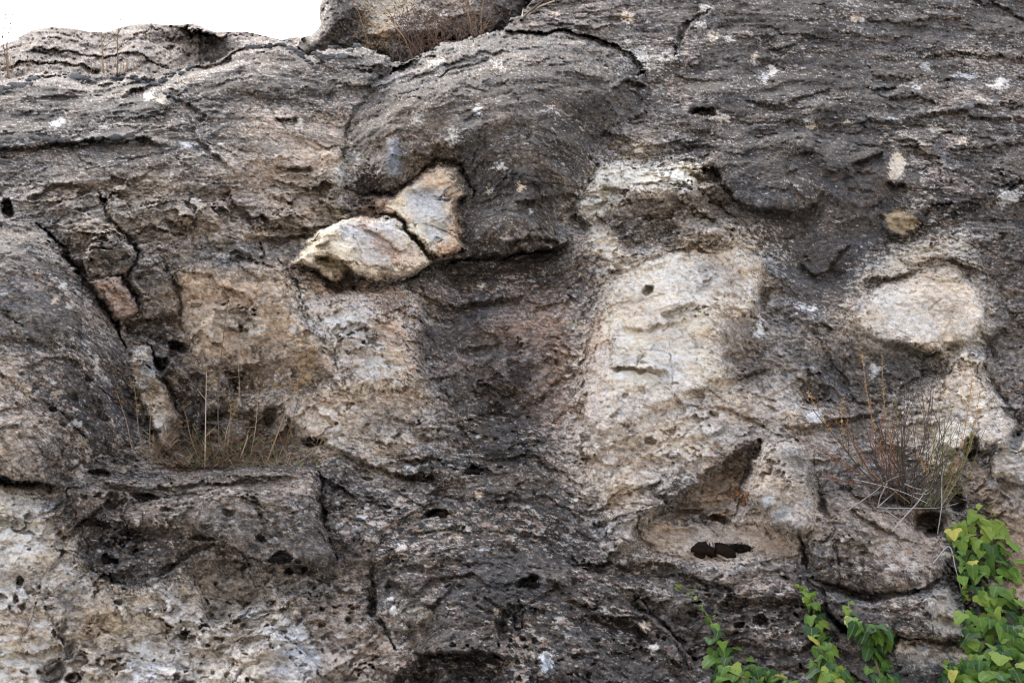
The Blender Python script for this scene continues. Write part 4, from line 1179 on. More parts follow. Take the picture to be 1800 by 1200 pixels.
def rock_mesh(rid, name):
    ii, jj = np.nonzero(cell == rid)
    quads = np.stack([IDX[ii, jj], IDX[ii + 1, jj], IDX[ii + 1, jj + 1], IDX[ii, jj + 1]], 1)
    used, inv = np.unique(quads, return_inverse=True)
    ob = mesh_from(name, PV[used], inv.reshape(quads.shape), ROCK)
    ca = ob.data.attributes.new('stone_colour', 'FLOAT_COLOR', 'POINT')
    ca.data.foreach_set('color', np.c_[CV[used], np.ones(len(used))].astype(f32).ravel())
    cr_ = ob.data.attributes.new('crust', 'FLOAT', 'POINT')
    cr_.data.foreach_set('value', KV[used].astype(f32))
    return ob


cliff = rock_mesh(0, 'cliff_face')
tag(cliff, CLIFF_LABEL, kind='structure')
for k_, (nm_, lb_, ct_, pr_) in enumerate(MASSES):
    tag(rock_mesh(k_ + 1, nm_), lb_, ct_)

# the ground the photographer stands on, below the picture
gm, gnt, gb = new_mat('dry_earth')
gn = gnt.nodes.new('ShaderNodeTexNoise'); gn.inputs['Scale'].default_value = 3; gn.inputs['Detail'].default_value = 8
gr_ = gnt.nodes.new('ShaderNodeValToRGB')
gr_.color_ramp.elements[0].color = (.27, .25, .22, 1); gr_.color_ramp.elements[1].color = (.46, .43, .39, 1)
gtc = gnt.nodes.new('ShaderNodeTexCoord'); gnt.links.new(gtc.outputs['Object'], gn.inputs['Vector'])
gnt.links.new(gn.outputs['Fac'], gr_.inputs['Fac']); gnt.links.new(gr_.outputs['Color'], gb.inputs['Base Color']); gb.inputs['Roughness'].default_value = .95
g_ = mesh_from('ground', [(-600, -600, 0), (600, -600, 0), (600, 600, 0), (-600, 600, 0)], [(0, 1, 2, 3)], gm, smooth=False)
tag(g_, 'dry bare earth at the foot of the cliff', kind='structure')


def surf(px, py):
    """Point on the finished rock under a photo pixel."""
    j = int(np.clip(np.searchsorted(CX, px), 0, nx - 1)); i = int(np.clip(np.searchsorted(CY, py), 0, ny - 1))
    return Vector(P2[i, j])


def surf_h(px, py):
    j = int(np.clip(np.searchsorted(CX, px), 0, nx - 1)); i = int(np.clip(np.searchsorted(CY, py), 0, ny - 1))
    return float(H2[i, j])

# ------------------------------------------------------------------ plants and small things on the rock
OUT = Vector((0, -math.cos(math.radians(5)), math.sin(math.radians(5))))
R = random.Random(5)
PXM = DIST / FPX                                  # metres per photo pixel on the face


def at(px, py, out=0.0):
    """Point `out` metres in front of the rock under that pixel."""
    return Vector(face_point(px, py, surf_h(px, py) + out))


def empty(name, loc):
    o = bpy.data.objects.new(name, None)
    o.empty_display_size = .05
    o.location = loc
    COL.objects.link(o)
    return o


def bez(pts, n):
    """Smooth curve through points (Catmull-Rom)."""
    pts = [Vector(p) for p in pts]
    if len(pts) == 2:
        return [pts[0].lerp(pts[1], k / (n - 1)) for k in range(n)]
    out = []
    m = len(pts) - 1
    for k in range(n):
        u = k / (n - 1) * m
        i = min(int(u), m - 1); t = u - i
        p1, p2 = pts[i], pts[i + 1]
        p0 = pts[i - 1] if i else p1 * 2 - p2
        p3 = pts[i + 2] if i + 2 <= m else p2 * 2 - p1
        out.append(.5 * (2 * p1 + (p2 - p0) * t + (2 * p0 - 5 * p1 + 4 * p2 - p3) * t * t + (3 * p1 - p0 - 3 * p2 + p3) * t ** 3))
    return out


class Bag:
    """Collects triangles and quads for one mesh."""
    def __init__(self):
        self.v, self.f = [], []

    def tube(self, path, r0, r1, sides=4):
        base = len(self.v); n = len(path)
        for k, p in enumerate(path):
            d = (path[min(k + 1, n - 1)] - path[max(k - 1, 0)]).normalized()
            a = d.cross(Vector((.31, .8, .52))).normalized(); b = d.cross(a)
            r = r0 + (r1 - r0) * k / (n - 1)
            for s in range(sides):
                t = 2 * math.pi * s / sides
                self.v.append(p + a * (r * math.cos(t)) + b * (r * math.sin(t)))
        for k in range(n - 1):
            for s in range(sides):
                s2 = (s + 1) % sides
                self.f.append((base + k * sides + s, base + k * sides + s2, base + (k + 1) * sides + s2, base + (k + 1) * sides + s))
        c = len(self.v); self.v.append(path[-1] + (path[-1] - path[-2]).normalized() * r1)
        for s in range(sides):
            self.f.append((base + (n - 1) * sides + s, base + (n - 1) * sides + (s + 1) % sides, c))

    def blade(self, p, d, w, side, sag=0.0):
        """A narrow leaf: a folded lozenge of two quads-worth of triangles."""
        b = len(self.v); m = p + d * .5 + Vector((0, 0, -sag)); q = p + d + Vector((0, 0, -2.5 * sag))
        up = d.cross(side).normalized() * (w * .35)
        self.v += [p, m + side * w, q, m - side * w, m + up]
        self.f += [(b, b + 1, b + 4), (b + 1, b + 2, b + 4), (b + 2, b + 3, b + 4), (b + 3, b, b + 4)]

    def blob(self, c, r, squash=1.0, rough=.25, seg=7, rings=5, rnd=R, stretch=(1, 1, 1)):
        b = len(self.v)
        self.v.append(c + Vector((0, 0, r * squash)))
        for i in range(1, rings):
            th = math.pi * i / rings
            for j in range(seg):
                ph = 2 * math.pi * (j + .5 * (i % 2)) / seg
                rr = r * (1 + rough * (rnd.random() - .5) * 2)
                self.v.append(c + Vector((rr * stretch[0] * math.sin(th) * math.cos(ph), rr * stretch[1] * math.sin(th) * math.sin(ph), rr * squash * math.cos(th))))
        self.v.append(c - Vector((0, 0, r * squash)))
        e = len(self.v) - 1
        for j in range(seg):
            self.f.append((b, b + 1 + j, b + 1 + (j + 1) % seg))
            self.f.append((e, e - seg + (j + 1) % seg, e - seg + j))
        for i in range(rings - 2):
            for j in range(seg):
                a = b + 1 + i * seg + j; a2 = b + 1 + i * seg + (j + 1) % seg
                self.f.append((a, a + seg, a2 + seg, a2))

    def build(self, name, mat, parent=None, smooth=True, origin=None):
        me = bpy.data.meshes.new(name)
        o0 = Vector(origin) if origin is not None else (parent.location if parent is not None else Vector((0, 0, 0)))
        me.from_pydata([tuple(v - o0) for v in self.v], [], self.f)
        if smooth:
            me.polygons.foreach_set('use_smooth', [True] * len(me.polygons))
        me.materials.append(mat)
        ob = bpy.data.objects.new(name, me)
        COL.objects.link(ob)
        if parent is not None:
            ob.parent = parent
        else:
            ob.location = o0
        return ob


# ---- ivy
def leaf_material(name, c1, c2):
    m, nt, b = new_mat(name)
    N = nt.nodes.new; L = nt.links.new
    tc = N('ShaderNodeTexCoord'); oi = N('ShaderNodeObjectInfo')
    sx = N('ShaderNodeSeparateXYZ'); L(tc.outputs['Object'], sx.inputs[0])
    ab = N('ShaderNodeMath'); ab.operation = 'ABSOLUTE'; L(sx.outputs[0], ab.inputs[0])
    vein = N('ShaderNodeMapRange'); vein.inputs['From Min'].default_value = .0; vein.inputs['From Max'].default_value = .05
    vein.inputs['To Min'].default_value = .55; vein.inputs['To Max'].default_value = 0; L(ab.outputs[0], vein.inputs['Value'])
    ns = N('ShaderNodeTexNoise'); ns.inputs['Scale'].default_value = 2.2; ns.inputs['Detail'].default_value = 3
    va = N('ShaderNodeVectorMath'); va.operation = 'ADD'; L(tc.outputs['Object'], va.inputs[0]); L(oi.outputs['Location'], va.inputs[1]); 
    L(va.outputs[0], ns.inputs['Vector'])
    ma = N('ShaderNodeMath'); ma.operation = 'ADD'; L(ns.outputs['Fac'], ma.inputs[0]); L(oi.outputs['Random'], ma.inputs[1])
    mr = N('ShaderNodeMapRange'); mr.inputs['From Min'].default_value = .55; mr.inputs['From Max'].default_value = 1.45; L(ma.outputs[0], mr.inputs['Value'])
    mx = N('ShaderNodeMix'); mx.data_type = 'RGBA'; mx.inputs[6].default_value = (*c1, 1); mx.inputs[7].default_value = (*c2, 1); L(mr.outputs[0], mx.inputs[0])
    m2_ = N('ShaderNodeMix'); m2_.data_type = 'RGBA'; m2_.inputs[7].default_value = (.26, .34, .12, 1)
    L(vein.outputs[0], m2_.inputs[0]); L(mx.outputs[2], m2_.inputs[6])
    sp = N('ShaderNodeTexNoise'); sp.inputs['Scale'].default_value = 5.5; sp.inputs['Detail'].default_value = 4; L(va.outputs[0], sp.inputs['Vector'])
    sr = N('ShaderNodeMapRange'); sr.inputs['From Min'].default_value = .60; sr.inputs['From Max'].default_value = .70; L(sp.outputs['Fac'], sr.inputs['Value'])
    m3_ = N('ShaderNodeMix'); m3_.data_type = 'RGBA'; m3_.inputs[7].default_value = (.15, .11, .045, 1)      # brown blotches and dust
    L(sr.outputs[0], m3_.inputs[0]); L(m2_.outputs[2], m3_.inputs[6]); m2_ = m3_
    L(m2_.outputs[2], b.inputs['Base Color'])
    b.inputs['Roughness'].default_value = .5; b.inputs['Specular IOR Level'].default_value = .3
    tr = N('ShaderNodeBsdfTranslucent'); L(m2_.outputs[2], tr.inputs['Color'])
    ms = N('ShaderNodeMixShader'); ms.inputs[0].default_value = .28
    L(b.outputs[0], ms.inputs[1]); L(tr.outputs[0], ms.inputs[2]); L(ms.outputs[0], nt.nodes['Material Output'].inputs['Surface'])
    return m


LEAF_MATS = [leaf_material('ivy_leaf_green', (.060, .140, .018), (.13, .24, .032)),
             leaf_material('ivy_leaf_deep', (.020, .064, .020), (.045, .12, .032)),
             leaf_material('ivy_leaf_young', (.15, .27, .04), (.26, .34, .06)),
             leaf_material('ivy_leaf_yellow', (.38, .40, .07), (.55, .50, .12))]
IVY_STEM = simple('ivy_stem', (.16, .13, .07), .8, .4, 80)


def leaf_mesh(kind, mat):
    r = random.Random(kind * 13 + 1)
    half = [[(.14, -.10), (.38, -.06), (.50, .14), (.36, .36), (.30, .56), (.15, .82)],
            [(.16, -.13), (.44, -.10), (.55, .10), (.40, .28), (.38, .50), (.18, .80)],
            [(.12, -.06), (.34, .00), (.40, .22), (.36, .45), (.24, .68), (.10, .88)],
            [(.20, -.14), (.50, -.16), (.66, .06), (.42, .24), (.33, .48), (.15, .78)]][kind % 4]
    mids = [(0, 0), (0, .18), (0, .42), (0, .70), (0, 1.0)]
    fold, droop, wave = .16 + .12 * r.random(), .18 + .22 * r.random(), .05
    V = []
    def z(x, y, k):
        return fold * abs(x) * (1 - .9 * abs(x)) - droop * y * y - .22 * x * x + wave * math.sin(7 * y + k + 3 * x)
    for x, y in mids: V.append((x, y, z(x, y, 0) * .6))
    n = len(mids); faces = []
    for s in (1, -1):
        b0 = len(V)
        for x, y in half:
            x2 = x * s * (1 + .12 * (r.random() - .5)); y2 = y + .05 * (r.random() - .5)
            V.append((x2, y2, z(x2, y2, s)))
        # inner ring halfway out keeps the blade rounded
        b1 = len(V)
        inner = [(.17, .10), (.22, .22), (.17, .44), (.10, .68)]
        for x, y in inner: V.append((x * s, y, z(x * s, y, s) * .8))
        q = lambda *t: faces.append(t if s > 0 else t[::-1])
        o = lambda k: b0 + k
        i_ = lambda k: b1 + k
        q(0, o(0), i_(0)); q(o(0), o(1), i_(0)); q(o(1), o(2), i_(1), i_(0)); q(o(2), o(3), i_(1)); q(o(3), o(4), i_(2), i_(1)); q(o(4), o(5), i_(3), i_(2)); q(o(5), 4, 3, i_(3))
        q(0, i_(0), 1); q(1, i_(0), i_(1), 2); q(2, i_(1), i_(2)); q(2, i_(2), i_(3), 3)
    me = bpy.data.meshes.new('leaf')
    me.from_pydata(V, [], faces)
    me.polygons.foreach_set('use_smooth', [True] * len(me.polygons))
    me.materials.append(mat)
    return me


LEAVES = {(k, m): leaf_mesh(k, LEAF_MATS[m]) for k in range(4) for m in range(4)}


def ivy(label, path, n, tones, side_runs=(), depth=.045):
    """path: (px, py, half width, leaf size px). One stem, every leaf a part."""
    base = at(path[-1][0], path[-1][1], .01)
    root = empty('ivy_vine', base)
    tag(root, label, 'ivy', 'ivy climbing the lower right of the cliff')
    runs = [path] + list(side_runs)
    for run in runs:
        bag = Bag()
        bag.tube(bez([at(p[0], p[1], .012) for p in run[::-1]], len(run) * 5), .0045, .0016, 5)
        bag.build('stem', IVY_STEM, root)
    tot = sum(len(r_) for r_ in runs)
    for run in runs:
        m = max(3, int(1.25 * n * len(run) / tot))
        seg = [math.hypot(run[k + 1][0] - run[k][0], run[k + 1][1] - run[k][1]) * (run[k][2] + 8) for k in range(len(run) - 1)]
        cum = np.concatenate([[0], np.cumsum(seg)]); cum = cum / cum[-1]
        for k in range(m):
            u = (k + R.random() * .9) / m
            i = min(int(np.searchsorted(cum, u, side='right')) - 1, len(run) - 2); t = (u - cum[i]) / max(cum[i + 1] - cum[i], 1e-6)
            a, b = run[i], run[i + 1]
            w = a[2] + (b[2] - a[2]) * t; sz = (a[3] + (b[3] - a[3]) * t) * R.uniform(.36, 1.05)
            off = R.uniform(-1, 1)
            px = a[0] + (b[0] - a[0]) * t + off * w; py = a[1] + (b[1] - a[1]) * t + R.uniform(-.35, .35) * w - sz * .3
            layer = R.random()
            pos = at(px, py, .006 + depth * layer * min(1, w / 22))
            q_ = R.random()
            young = u < .14
            tone = 2 if young and q_ < .75 else (0 if q_ < tones[0] else 1 if q_ < tones[1] else 2 if q_ < tones[2] else 3)
            nrm = Vector((R.gauss(off * .5, .5), -1 + R.gauss(0, .25), .75 + R.gauss(0, .6))).normalized()
            tip = Vector((off * .55 + R.gauss(0, .38), -.1, -1 + R.gauss(0, .22)))
            tip = (tip - nrm * tip.dot(nrm)).normalized()
            sx_ = tip.cross(nrm).normalized()
            M = Matrix((sx_, tip, nrm)).transposed().to_4x4()
            lf = bpy.data.objects.new('leaf', LEAVES[(R.randrange(4), tone)])
            COL.objects.link(lf)
            s = sz * PXM
            lf.parent = root
            lf.matrix_local = Matrix.Translation(pos - base) @ M @ Matrix.Diagonal((s * R.uniform(.9, 1.12), s, s, 1))
    return root


ivy('slender ivy strand with small leaves at bottom, leftmost of the ivy strands',
    [(1184,1027,6,10),(1212,1038,9,13),(1228,1058,8,11),(1246,1086,10,13),(1258,1108,14,16),(1266,1136,20,21),(1284,1166,32,29),(1305,1194,46,32),(1320,1235,52,32)], 80, (.5, .72, .95),
    [[(1300,1172,8,18),(1345,1185,16,22),(1385,1196,14,20),(1400,1225,20,22)]])
ivy('middle ivy strand hanging from a thin yellowish tip beside the dark step block',
    [(1392,1030,4,12),(1412,1036,9,15),(1430,1054,13,20),(1432,1084,14,22),(1441,1112,16,24),(1440,1142,18,26),(1452,1172,26,28),(1480,1198,34,28),(1490,1236,38,28)], 78, (.48, .76, .95))
ivy('ivy strand with a bare upright tip in front of the dark step block',
    [(1490,1044,2,8),(1492,1064,7,12),(1497,1088,9,15),(1524,1106,24,27),(1548,1122,20,28),(1540,1150,15,25),(1545,1180,18,25),(1566,1224,24,26)], 62, (.55, .9, .98))
ivy('large leafy ivy mass at the right edge, widest of the ivy plants',
    [(1734,890,14,18),(1728,918,36,25),(1726,948,52,29),(1732,982,50,28),(1736,1018,46,26),(1742,1056,54,27),(1748,1090,58,30),(1758,1124,62,31),(1758,1164,60,26),(1756,1206,66,26),(1756,1240,66,26)], 238, (.52, .80, .98), depth=.07)
ivy('low dark green ivy clump at the bottom right corner left of the large ivy mass',
    [(1672,1166,10,20),(1690,1180,24,27),(1700,1200,36,29),(1705,1240,44,29)], 66, (.4, .9, .99), depth=.06)

# ---- the wiry half-dead shrub on the right
TWIG_D = simple('twig_dark', (.085, .070, .060), .9, .4, 90)
TWIG_R = simple('twig_red', (.27, .125, .08), .85, .35, 90)
TWIG_G = simple('twig_green', (.16, .17, .06), .85, .35, 90)
TWIG_T = simple('twig_tan', (.40, .28, .14), .9, .35, 90)
TWIG_W = simple('tendril_grey', (.36, .35, .34), .85, .3, 60)
LEAF_SG = simple('shrub_leaflet_green', (.15, .17, .06), .7, .4, 40, (.28, .22, .09), .25)
LEAF_SR = simple('shrub_leaflet_red', (.34, .15, .09), .7, .35, 40, (.42, .24, .12), .2)
LEAF_ST = simple('shrub_seed_tan', (.52, .36, .16), .8, .3, 40, (.40, .26, .12), .2)
root = empty('wiry_shrub', at(1595, 888, .02))
tag(root, 'wiry half dead shrub with dark, red and green stems above the speckled wedge', 'shrub')
ST = [  # base x, y, tip x, y, bend px, out, kind
 (1575,885,1590,668,6,.10,'d'),(1590,888,1600,676,-4,.14,'d'),(1600,886,1622,662,-26,.12,'d'),(1602,890,1640,655,6,.10,'d'),(1612,890,1612,690,20,.16,'d'),
 (1640,890,1608,658,34,.18,'d'),(1585,886,1635,700,10,.12,'d'),(1570,882,1541,728,8,.10,'d'),(1566,880,1556,750,-4,.14,'d'),(1580,886,1515,720,-10,.12,'d'),
 (1560,870,1430,722,-6,.12,'d'),(1552,860,1485,745,-4,.10,'d'),(1545,852,1490,850,6,.10,'d'),(1620,888,1652,730,10,.14,'d'),(1605,886,1585,740,-8,.18,'d'),
 (1560,868,1402,768,10,.10,'r'),(1555,862,1425,692,12,.10,'r'),(1550,856,1440,835,-8,.08,'r'),(1585,884,1485,696,-30,.16,'r'),(1580,880,1530,700,-12,.16,'r'),
 (1578,870,1572,740,-6,.12,'r'),(1570,868,1550,725,-10,.12,'r'),(1640,888,1692,760,10,.12,'r'),(1588,880,1540,770,4,.14,'r'),(1612,880,1560,760,-4,.10,'r'),
 (1590,886,1515,622,-14,.12,'t'),(1586,884,1550,618,-8,.12,'t'),(1600,884,1420,690,-24,.12,'t'),(1594,886,1480,700,-44,.14,'t'),(1650,892,1710,655,14,.12,'t'),(1655,892,1722,690,12,.12,'t'),
 (1625,890,1672,722,18,.14,'g'),(1632,890,1690,735,14,.12,'g'),(1640,892,1700,765,12,.10,'g'),(1618,888,1662,750,8,.18,'g'),(1646,892,1712,740,14,.12,'g'),(1610,886,1645,760,6,.14,'g'),
 (1598,886,1575,700,-6,.12,'g'),(1660,892,1715,800,8,.10,'g'),(1628,890,1680,790,12,.16,'g')]
for k_ in range(16):
    b0_ = R.gauss(1596, 26)
    an_ = R.gauss(.12, .55)
    ln_ = R.uniform(70, 190)
    ST.append((b0_, R.uniform(862, 890), b0_ + math.sin(an_) * ln_, 880 - math.cos(an_) * ln_, R.uniform(-16, 16), R.uniform(.08, .2), R.choice('ddddt')))
for bx_, by_, tx_, ty_, bd_, ou_, kd_ in ST:
    p0 = at(bx_, min(by_, 890), .02); hb = surf_h(1595, 850)
    pts_ = []
    for t_ in (0, .3, .62, 1):
        cx_ = bx_ + (tx_ - bx_) * t_ + bd_ * math.sin(math.pi * t_) + R.uniform(-3, 3) * (0 < t_ < 1); cy_ = by_ + (ty_ - by_) * t_
        pts_.append(p0 if t_ == 0 else Vector(face_point(cx_, cy_, max(surf_h(cx_, cy_) + .02, hb + ou_ * t_ - .25 * t_ * 0))))
    path_ = bez(pts_, 16)
    bag = Bag(); bag.tube(path_, .0021 if kd_ == 'd' else .0018, .0008, 4)
    if kd_ == 'd' or R.random() < .5:      # a side twig or two
        for _ in range(R.choice((1, 1, 2, 3))):
            k0 = R.randrange(5, 12); d_ = (path_[k0 + 1] - path_[k0]).normalized()
            sd2 = Vector((R.choice((-1, 1)) * R.uniform(.3, .8), R.uniform(-.3, .1), .4))
            ln_ = R.uniform(.05, .13)
            bag.tube([path_[k0] + (d_ + sd2).normalized() * ln_ * f_ + d_ * ln_ * .3 * f_ * f_ for f_ in (0, .35, .7, 1)], .0014, .0007, 3)
    st_ = bag.build('stem', {'d': TWIG_D, 'r': TWIG_R, 't': TWIG_T, 'g': TWIG_G}[kd_], root)
    if kd_ != 'd':
        lb_ = Bag()
        for _ in range({'r': 34, 't': 40, 'g': 52}[kd_]):
            u_ = R.uniform(.25, .98) if kd_ != 't' else R.uniform(.42, 1) ** .8
            k0 = min(int(u_ * 15), 14); p_ = path_[k0].lerp(path_[k0 + 1], u_ * 15 - k0)
            d_ = (path_[k0 + 1] - path_[k0]).normalized()
            s_ = Vector((R.gauss(0, 1), R.gauss(0, 1), R.gauss(0, .5))).normalized()
            if kd_ == 't':
                lb_.blade(p_, (d_ * .3 + s_) * R.uniform(.006, .015), R.uniform(.0025, .0045), d_.cross(s_).normalized())
            else:
                lb_.blade(p_, (d_ * .9 + s_).normalized() * R.uniform(.012, .032), R.uniform(.0011, .0020), d_.cross(s_).normalized(), .002)
        lb_.build('leaflets', {'r': LEAF_SR, 't': LEAF_ST, 'g': LEAF_SG}[kd_], st_, origin=root.location)['kind'] = 'stuff'
bag = Bag()
for _ in range(150):
    x_ = R.gauss(1592, 34); y_ = R.uniform(830, 892)
    p_ = at(x_, min(y_, 885), .03 + .08 * R.random())
    bag.blade(p_, Vector((R.gauss(0, .5), R.gauss(-.2, .3), R.uniform(.2, 1))).normalized() * R.uniform(.03, .10), R.uniform(.0010, .0018), Vector((1, 0, 0)), .003)
bag.build('dead_litter', TWIG_D, root)['kind'] = 'stuff'

root = empty('tendril_tangle', at(1590, 890, .03))
tag(root, 'tangle of bare grey dead tendrils hanging below the wiry shrub', 'dead twigs')
for pl_, o_ in (([(1488,898),(1515,880),(1540,862),(1556,848),(1578,837),(1606,832),(1640,842)], .10), ([(1568,934),(1590,908),(1612,884),(1626,864),(1632,861),(1628,856)], .12),
            ([(1560,848),(1548,872),(1544,888),(1547,892),(1600,893),(1650,892),(1684,884)], .13), ([(1556,896),(1574,908),(1592,922),(1606,938)], .06), ([(1656,820),(1655,860),(1655,890),(1648,938)], .08),
            ([(1500,842),(1560,856),(1600,870),(1630,884)], .12), ([(1590,850),(1610,858),(1632,862),(1628,868),(1606,866)], .12), ([(1544,890),(1560,876),(1580,860),(1604,846)], .11), ([(1610,940),(1580,930),(1556,898)], .03),
            ([(1640,990),(1668,960),(1680,1000),(1690,1040)], .03), ([(1700,880),(1680,872),(1668,852)], .05)):
    b_ = Bag(); b_.tube(bez([at(x_, y_, o_ * (.5 + .5 * math.sin(k_ + 1) ** 2)) for k_, (x_, y_) in enumerate(pl_)], len(pl_) * 6), .0022, .0013, 4)
    b_.build('tendril', TWIG_W, root)

# ---- dry seed stalks on the left ledge
STALK = simple('dry_stalk', (.30, .21, .13), .9, .4, 70)
STALK_D = simple('dark_stalk', (.12, .10, .085), .9, .4, 70)
STALK_P = simple('pale_stalk', (.46, .38, .28), .9, .3, 70)
HEAD = simple('seed_head', (.34, .255, .15), .95, .45, 130, (.22, .165, .10))
HEAD_B = simple('seed_head_brown', (.24, .15, .09), .95, .45, 130, (.15, .10, .07))
GRASS = simple('dry_grass', (.30, .20, .13), .9, .4, 20, (.19, .12, .08))
GRASS_G = simple('sage_leaf', (.17, .19, .10), .85, .4, 20, (.24, .22, .12), .2)
head_bag = Bag()
head_bag.blob(Vector((0, 0, 0)), .8, .5, .35, 8, 5)
for k_ in range(34):                                   # spiky calyx teeth round the whorl
    t_ = R.uniform(0, 2 * math.pi); z_ = R.uniform(-.3, .55); d_ = Vector((math.cos(t_), math.sin(t_), z_))
    head_bag.blade(d_ * .55, d_ * R.uniform(.4, .75), .14, Vector((-math.sin(t_), math.cos(t_), 0)))
HEADS = [head_bag.build('seed_head', HEAD).data]
bpy.data.objects.remove(bpy.data.objects[HEADS[0].name]) if HEADS[0].name in bpy.data.objects else None
hb2 = HEADS[0].copy(); hb2.materials[0] = HEAD_B; HEADS.append(hb2)


def stalk(label, path, heads, mat, out, group, r=.0022, hm=0, twigs=0, hs=6.0):
    base = at(path[0][0], path[0][1], out * .4)
    root = empty('seed_stalk', base)
    tag(root, label, 'dry plant', group)
    hh = surf_h(path[0][0], path[0][1])
    pts_ = [base] + [Vector(face_point(x_, y_, max(hh + out, surf_h(x_, y_) + .015))) for x_, y_ in path[1:]]
    bag = Bag(); path_ = bez(pts_, 18); bag.tube(path_, r, r * .5, 4)
    for _ in range(twigs):
        k0 = R.randrange(3, 14); d_ = Vector((R.choice((-1, 1)) * R.uniform(.4, 1), R.uniform(-.4, .1), R.uniform(.1, .8))).normalized() * R.uniform(.02, .06)
        bag.tube([path_[k0] + d_ * f_ for f_ in (0, .5, 1)], r * .5, r * .3, 3)
    bag.build('stem', mat, root)
    for x_, y_ in heads:
        hd = bpy.data.objects.new('seed_head', HEADS[hm]); COL.objects.link(hd)
        # sit on the stem or just beside it
        near = min(path_, key=lambda q: (Vector(q) - Vector(face_point(x_, y_, max(hh + out, surf_h(x_, y_) + .02)))).length)
        tgt = Vector(face_point(x_, y_, max(hh + out, surf_h(x_, y_) + .02)))
        hd.parent = root
        s_ = .84 * hs * PXM * R.uniform(.6, 1.2)
        hd.matrix_local = Matrix.Translation(tgt - base) @ Matrix.Rotation(R.uniform(0, 6), 4, 'Z') @ Matrix.Rotation(R.gauss(0, .25), 4, 'X') @ Matrix.Scale(s_, 4)
        if (near - tgt).length > s_ * 1.2:
            b2 = Bag(); b2.tube([near, near.lerp(tgt, .5) - Vector((0, 0, .004)), tgt], .0012, .0009, 3); b2.build('pedicel', mat, root)
    return root


SG = 'dry seed stalks on the left ledge'
stalk('tallest dark dry stalk with one head on top, on the left ledge', [(366,820),(384,785),(383,720),(388,640),(394,580),(400,532)], [(400,531),(377,544),(386,554),(380,532)], STALK_D, .07, SG, .0027, 1, 5, 4)
stalk('pale straight stalk with head cluster left of the tallest dark stalk', [(360,822),(361,760),(362,700),(363,652)], [(360,650),(370,652),(374,660),(371,667),(366,672),(377,671),(372,680),(381,666)], STALK_P, .06, SG, .0030, 0, 2)
stalk('dry stalk with the largest golden seed whorls, right end of the left ledge', [(468,815),(485,770),(505,715),(520,680),(534,640),(534,592)], [(534,598),(534,611),(548,613),(533,625),(547,627),(533,640),(546,643),(527,658),(541,664),(519,677),(519,683),(545,672),(530,670)], STALK, .07, SG, .0026, 0, 2, 7.5)
stalk('dry stalk leaning right just beside the golden whorled stalk', [(500,780),(512,745),(522,710),(532,684)], [(534,680),(528,690),(484,676)], STALK, .09, SG, .0024, 0, 1)
stalk('dry stalk with three stacked whorls in front of the pale slanting slab', [(262,800),(264,740),(268,700),(269,664)], [(269,665),(269,677),(268,688),(269,698),(266,712)], STALK, .05, SG, .0020, 0, 1, 6.5)
stalk('short dry stalk with a loose cluster of heads at the left end of the ledge', [(232,790),(222,740),(212,710),(204,684)], [(200,676),(205,684),(212,688),(202,694),(216,676),(214,708)], STALK, .03, SG, .0020, 1, 1, 5)
stalk('dry stalk with heads left of the three stacked whorls', [(250,790),(243,750),(240,715),(238,690)], [(233,672),(236,678),(239,700),(244,712),(242,722)], STALK, .04, SG, .0018, 0, 1, 5)
stalk('bent dry stalk with a row of heads right of the tallest dark stalk', [(398,815),(402,770),(405,730),(404,705)], [(404,705),(406,712),(412,710),(404,722),(410,728),(394,694),(415,716)], STALK, .06, SG, .0020, 0, 2, 6)
stalk('dry stalk with scattered brown heads between the two dark stalks', [(352,815),(336,770),(328,735),(322,716)], [(322,716),(326,724),(318,742),(316,750),(330,740),(336,706)], STALK, .05, SG, .0018, 1, 2, 5)
stalk('thin dry stalk with a single head low on the pale ledge', [(440,800),(448,760),(452,720),(452,700)], [(453,701),(452,690),(424,748),(478,672)], STALK_P, .05, SG, .0016, 0, 1, 4.5)
stalk('slender bare stalk leaning right at the foot of the ledge plants', [(420,812),(426,795),(434,772),(436,764)], [], STALK_P, .09, SG, .0026)
stalk('forked dark stem rising from the base of the tallest stalk', [(366,820),(380,800),(392,780),(404,768),(420,764)], [(432,742),(414,738)], STALK_D, .08, SG, .0022, 1, 2, 5)
stalk('long pale stalk crossing behind the seed heads towards the right', [(392,800),(396,770),(402,745),(420,700),(418,624)], [(385,652),(380,664)], STALK_P, .04, SG, .0014, 0, 1, 5)
bag = Bag(); bag2 = Bag()
for _ in range(1500):
    x_ = min(max(R.gauss(400, 78), 268), 560); y_ = R.uniform(768, 826) - .25 * abs(x_ - 400) * .12
    g_ = R.random()
    p_ = at(x_, y_, .01 + .05 * R.random())
    (bag if g_ < .8 else bag2).blade(p_, Vector((R.gauss(0, .9), R.gauss(-.25, .5), R.uniform(-.1, 1))).normalized() * R.uniform(.015, .07), R.uniform(.0011, .0022) * (1 if g_ < .8 else 2.2), Vector((R.gauss(0, 1), R.gauss(0, 1), 0)).normalized(), R.uniform(.001, .006))
gob = bag.build('dry_grass', GRASS, origin=at(400, 815)); tag(gob, 'brown dry grass and litter on the left ledge', kind='stuff')
gob = bag2.build('sage_growth', GRASS_G, origin=at(400, 815)); tag(gob, 'grey green low sage leaves among the dry grass on the left ledge', kind='stuff')

